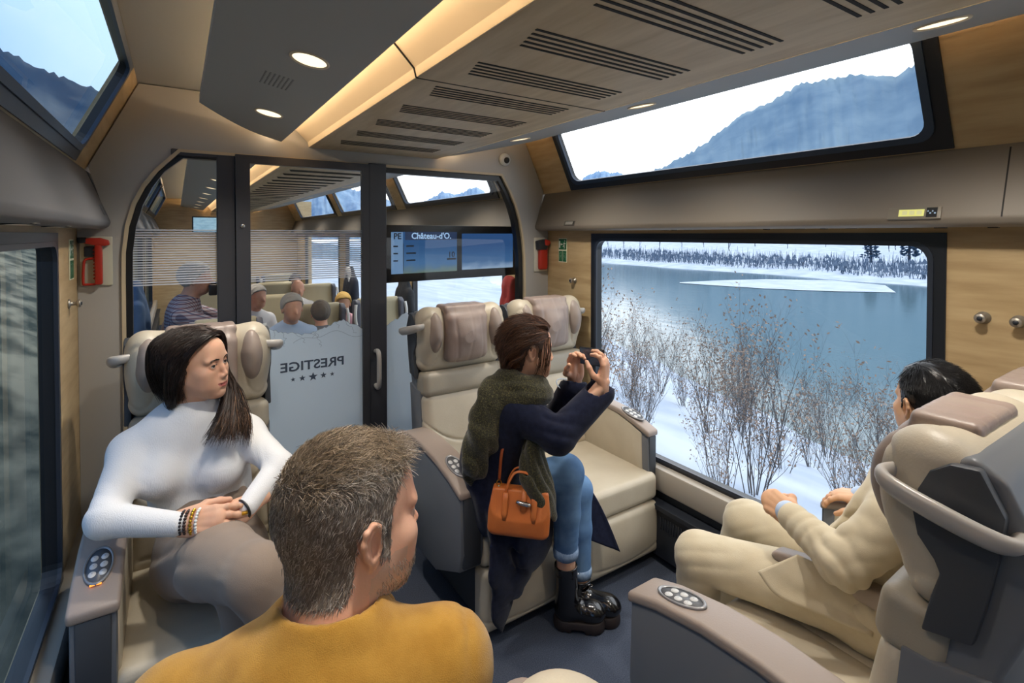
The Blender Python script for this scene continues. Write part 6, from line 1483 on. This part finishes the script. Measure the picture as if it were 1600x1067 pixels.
# ---------------------------------------------------------------- passengers and coats beyond the glass
def far_person(label, o, rz, shirt, hair, skin, pose='rest', hair_thick=.012, s=1.0, group=None, tilt=0):
    """seated figure facing -y, origin between the feet of the seat; parts stay in local space under the body"""
    b = thing('person', label, 'person', o, rz, group); b.scale = (s, s, s)
    f = Field((-.34, -.62, .0), (.34, .18, 1.32), .012); hd = np.array((0, -.13-.10*tilt, 1.15-.03*tilt))
    f.ell(hd+(0, .01, .03), (.075, .095, .085), .02); f.ell(hd+(0, -.025, -.04), (.056, .062, .072), .03); f.cone(hd+(0, -.085, .0), hd+(0, -.108, -.032), .009, .012, .012); f.cone(hd+(0, .02, -.05), (0, -.07, .98), .055, .055, .02)
    for q in (-1, 1): f.ell(hd+(q*.078, .01, -.01), (.010, .018, .028), .006); f.ell(hd+(q*.031, -.098, .002), (.012, .01, .007), .01, 's')
    f.ell(hd+(0, -.102, -.068), (.022, .006, .004), .004, 's')
    f.chain([(0, -.06, .5), (0, -.05, .82), (0, -.07, .99)], [.10, .12, .05], .05)
    for q in (-1, 1):
        sh = (q*.17, -.06, .92); el, w = ((q*.22, -.16, .68), (q*.10, -.36, .62)) if pose == 'rest' else ((q*.19, -.32, .82), (q*.06, -.30, 1.07))
        f.chain([(0, -.05, .86), sh, el, w], [.06, .045, .035, .027], .03)
        d = unit(np.array(w)-np.array(el)); p = np.array(w)+d*.05
        f.cone(w, p, .026, .034, .01)
        for k in range(4): a = p+np.array((q*(-.024+.016*k), 0, .006*k)); f.chain([a, a+d*.04+np.array((0, -.01, 0)), a+d*.055+np.array((0, .0, -.02))], [.010, .009, .008], .004)
        f.chain([p+np.array((-q*.03, 0, 0)), p+np.array((-q*.045, -.02, .02))+d*.02], [.011, .009], .006)
        f.chain([(q*.09, -.08, .5), (q*.11, -.45, .50), (q*.11, -.43, .10)], [.07, .055, .04], .03); f.cone((q*.11, -.41, .05), (q*.11, -.54, .04), .04, .035, .02)
    V, F = f.mesh(1); body = mobj('body', V, F, skin, b, smooth=True)
    g = Field((-.36, -.52, .40), (.36, .16, 1.05), .011)
    g.cone((0, -.06, .5), (0, -.05, .72), .17, .165, .05, flat=((0, 1, 0), .7)); g.cone((0, -.05, .72), (0, -.05, .88), .165, .17, .05, flat=((0, 1, 0), .66)); g.chain([(-.17, -.06, .92), (0, -.06, .955), (.17, -.06, .92)], [.06, .075, .06], .04); g.cone((0, -.06, .95), (0, -.08, 1.005), .075, .062, .03)
    for q in (-1, 1):
        sh = (q*.17, -.06, .92); el, w = ((q*.22, -.16, .68), (q*.10, -.36, .62)) if pose == 'rest' else ((q*.19, -.32, .82), (q*.06, -.30, 1.07))
        g.chain([sh, el, w], [.060, .050, .036], .025)
    g.fold((0, -.1, .65), .2, (.3, .2, .9), .06, .007, .8, 3); g.obj('shirt', shirt, body, 1)
    if hair is not None:
        g = Field(hd-.16, hd+.17, .008); t = hair_thick; g.ell(hd+(0, .012, .032), (.078+t*.6, .098+t, .088+t), .0)
        g.cut(lambda P: -(P[..., 2]-hd[2]-np.interp(P[..., 1]-hd[1], [-.12, -.085, -.05, -.0, .03, .06], [.09, .075, .055, .0, -.03, -.065]))); g.bumpy(hd-.16, hd+.17, .035, .004, 5); g.obj('hair', hair, body, 1)
    t_ = Field((-.24, -.58, .05), (.24, .1, .64), .013)
    for q in (-1, 1): t_.chain([(q*.09, -.08, .5), (q*.11, -.45, .50), (q*.11, -.43, .10)], [.095, .072, .058], .04)
    t_.obj('trousers', charcoal, body, 1)
    return b
fl_ = lambda n, *c: mat(n, lin(*c), .85)
plaid = bpy.data.materials.new('plaid_shirt'); plaid.use_nodes = True
t = plaid.node_tree; b = t.nodes['Principled BSDF']; b.inputs['Roughness'].default_value = .85; tcn = t.nodes.new('ShaderNodeTexCoord'); prev = None
for ax in ('X', 'Z'):
    w = t.nodes.new('ShaderNodeTexWave'); w.bands_direction = ax; w.inputs['Scale'].default_value = 14; t.links.new(tcn.outputs['Object'], w.inputs['Vector']); r = t.nodes.new('ShaderNodeValToRGB'); r.color_ramp.elements[0].position = .62; r.color_ramp.elements[1].position = .75
    r.color_ramp.elements[0].color = lin(186, 176, 180) if ax == 'X' else (1, 1, 1, 1); r.color_ramp.elements[1].color = lin(112, 114, 136) if ax == 'X' else lin(196, 160, 164); t.links.new(w.outputs['Fac'], r.inputs[0])
    if prev is None: prev = r
    else:
        m_ = t.nodes.new('ShaderNodeMixRGB'); m_.blend_type = 'MULTIPLY'; m_.inputs[0].default_value = 1; t.links.new(prev.outputs[0], m_.inputs[1]); t.links.new(r.outputs[0], m_.inputs[2]); t.links.new(m_.outputs[0], b.inputs['Base Color'])
grey_hair = fl_('far_hair_grey', 172, 168, 160); dark_hair = fl_('far_hair_dark', 52, 42, 36); blond = fl_('far_hair_blond', 206, 168, 96); salt = fl_('far_hair_salt', 112, 104, 96)
def seat_at(hx, hy, hz, s=1.0, rz=0):   # floor origin from a head position
    return (hx+.13*s*math.sin(-rz)*-1, hy+.13*s*math.cos(rz), hz-1.15*s)
def fp(label, head, rz, *a, **k):
    s = k.get('s', 1.0); c, d = math.cos(rz), math.sin(rz); ox, oy = (d*.13*s, -c*.13*s)   # head offset (0,-.13) rotated
    o = (head[0]-ox, head[1]-oy, 0); k['s'] = head[2]/1.15; return far_person(label, o, rz, *a, **k)
pg = fp('person in a plaid shirt raising a camera to the eye, beyond the left glass', (0.120, 4.879, 1.332), PI*.45, plaid, grey_hair, skin_b, pose='camera')
fp('grey-haired person in a light blue shirt seated beyond the door glass', (0.767, 4.330, 1.113), .15, fl_('far_shirt_blue', 168, 188, 214), grey_hair, skin_b)
fp('blond child in a pink top seated beyond the door glass', (1.406, 5.224, 0.999), -.1, fl_('far_top_pink', 214, 164, 172), blond, skin_a, hair_thick=.022)
fp('bald person in a pale shirt seated beyond the door glass, farther back', (1.195, 6.382, 1.055), .1, fl_('far_shirt_pale', 206, 202, 198), None, skin_b)
fp('person with salt-and-pepper hair behind the nearest saloon seat beyond the glass', (1.019, 4.522, 1.026), PI, fl_('far_shirt_grey', 92, 96, 104), salt, skin_b, hair_thick=.016)
fp('grey-haired person at the left edge of the door glass', (0.621, 5.204, 1.119), .5, fl_('far_shirt_white', 216, 216, 218), grey_hair, skin_b)
fp('dark-haired person far down the saloon beyond the door glass', (1.346, 7.359, 1.054), 0, fl_('far_shirt_beige', 190, 176, 158), dark_hair, skin_a)
# camera in the photographer's hands
cm = thing('photo_camera', 'black camera held by the person in the plaid shirt', 'camera', (0.257, 4.848, 1.249), PI*.45)
box('camera_body', -.065, .065, -.03, .03, -.045, .045, black_plain, cm, bevel=.01); lathe('camera_lens', [(.001, -.03), (.034, -.03), (.036, .07), (.030, .085), (.001, .08)], charcoal, cm, 20, Matrix.Rotation(PI/2, 4, 'X')); box('viewfinder_hump', -.022, .022, -.02, .02, .045, .066, black_plain, cm, bevel=.006)
def hung_coat(label, top, h, w, m, hood=None, name='hanging_coat', seed=1):
    t = thing(name, label, 'coat', top); f = Field((-.16, -w, -h-.05), (.16, w, .08), .013)
    f.chain([(0, 0, -.02), (.0, 0, -.25), (.0, .0, -h)], [.10, w*.62, w*.72], .06, flat=((1, 0, 0), .42)); f.chain([(0, -w*.45, -.15), (0, -w*.7, -h*.75)], [.07, .06], .03, flat=((1, 0, 0), .7)); f.chain([(0, w*.45, -.15), (0, w*.7, -h*.75)], [.07, .06], .03, flat=((1, 0, 0), .7))
    f.fold((0, 0, -h*.6), h*.8, (0, 1, .15), .09, .012, .6, seed); f.obj('coat_body', m, t, 1)
    if hood is not None:
        g = Field((-.14, -.18, -.22), (.14, .18, .12), .012); g.chain([(-.03, -.11, -.13), (-.02, -.06, -.02), (-.02, 0, .03), (-.02, .06, -.02), (-.03, .11, -.13)], [.035, .04, .045, .04, .035], .02); g.bumpy((-.14, -.18, -.22), (.14, .18, .12), .03, .008, 2); g.obj('fur_trim', hood, t, 1)
    return t
hung_coat('black winter coat with pale fur hood hanging on the right beyond the door', (2.024, 7.156, 1.186), .78, .30, fl_('coat_black', 34, 38, 50), fl_('fur_pale', 190, 188, 186), seed=2)
hung_coat('black coat hanging beside the saloon window behind the right glass panel', (2.050, 5.225, 1.205), .60, .24, fl_('coat_black_matte', 36, 38, 42), seed=3)
hung_coat('blue quilted jacket hanging beyond the left glass panel', (-0.253, 4.884, 1.276), .62, .26, fl_('coat_blue', 72, 98, 132), seed=4)
hung_coat('small red jacket hanging at the saloon window edge behind the right glass', (2.067, 3.181, 1.320), .18, .075, fl_('coat_red', 150, 48, 44), seed=5)
# ceiling information screen far down the aisle
fs_ = thing('ceiling_screen', 'small lit information screen hanging far down the saloon', 'screen', (0.386, 8.126, 1.832), 0)
box('housing', -.20, .20, 0, .04, -.11, .11, black_plain, fs_, bevel=.006); box('lit_face', -.185, .185, -.003, 0, -.095, .095, mat('far_screen', lin(190, 214, 226), .4, col2=lin(120, 160, 180), nscale=9, nstretch=(1, 1, 4), emit=lin(150, 190, 210), estr=.6), fs_)
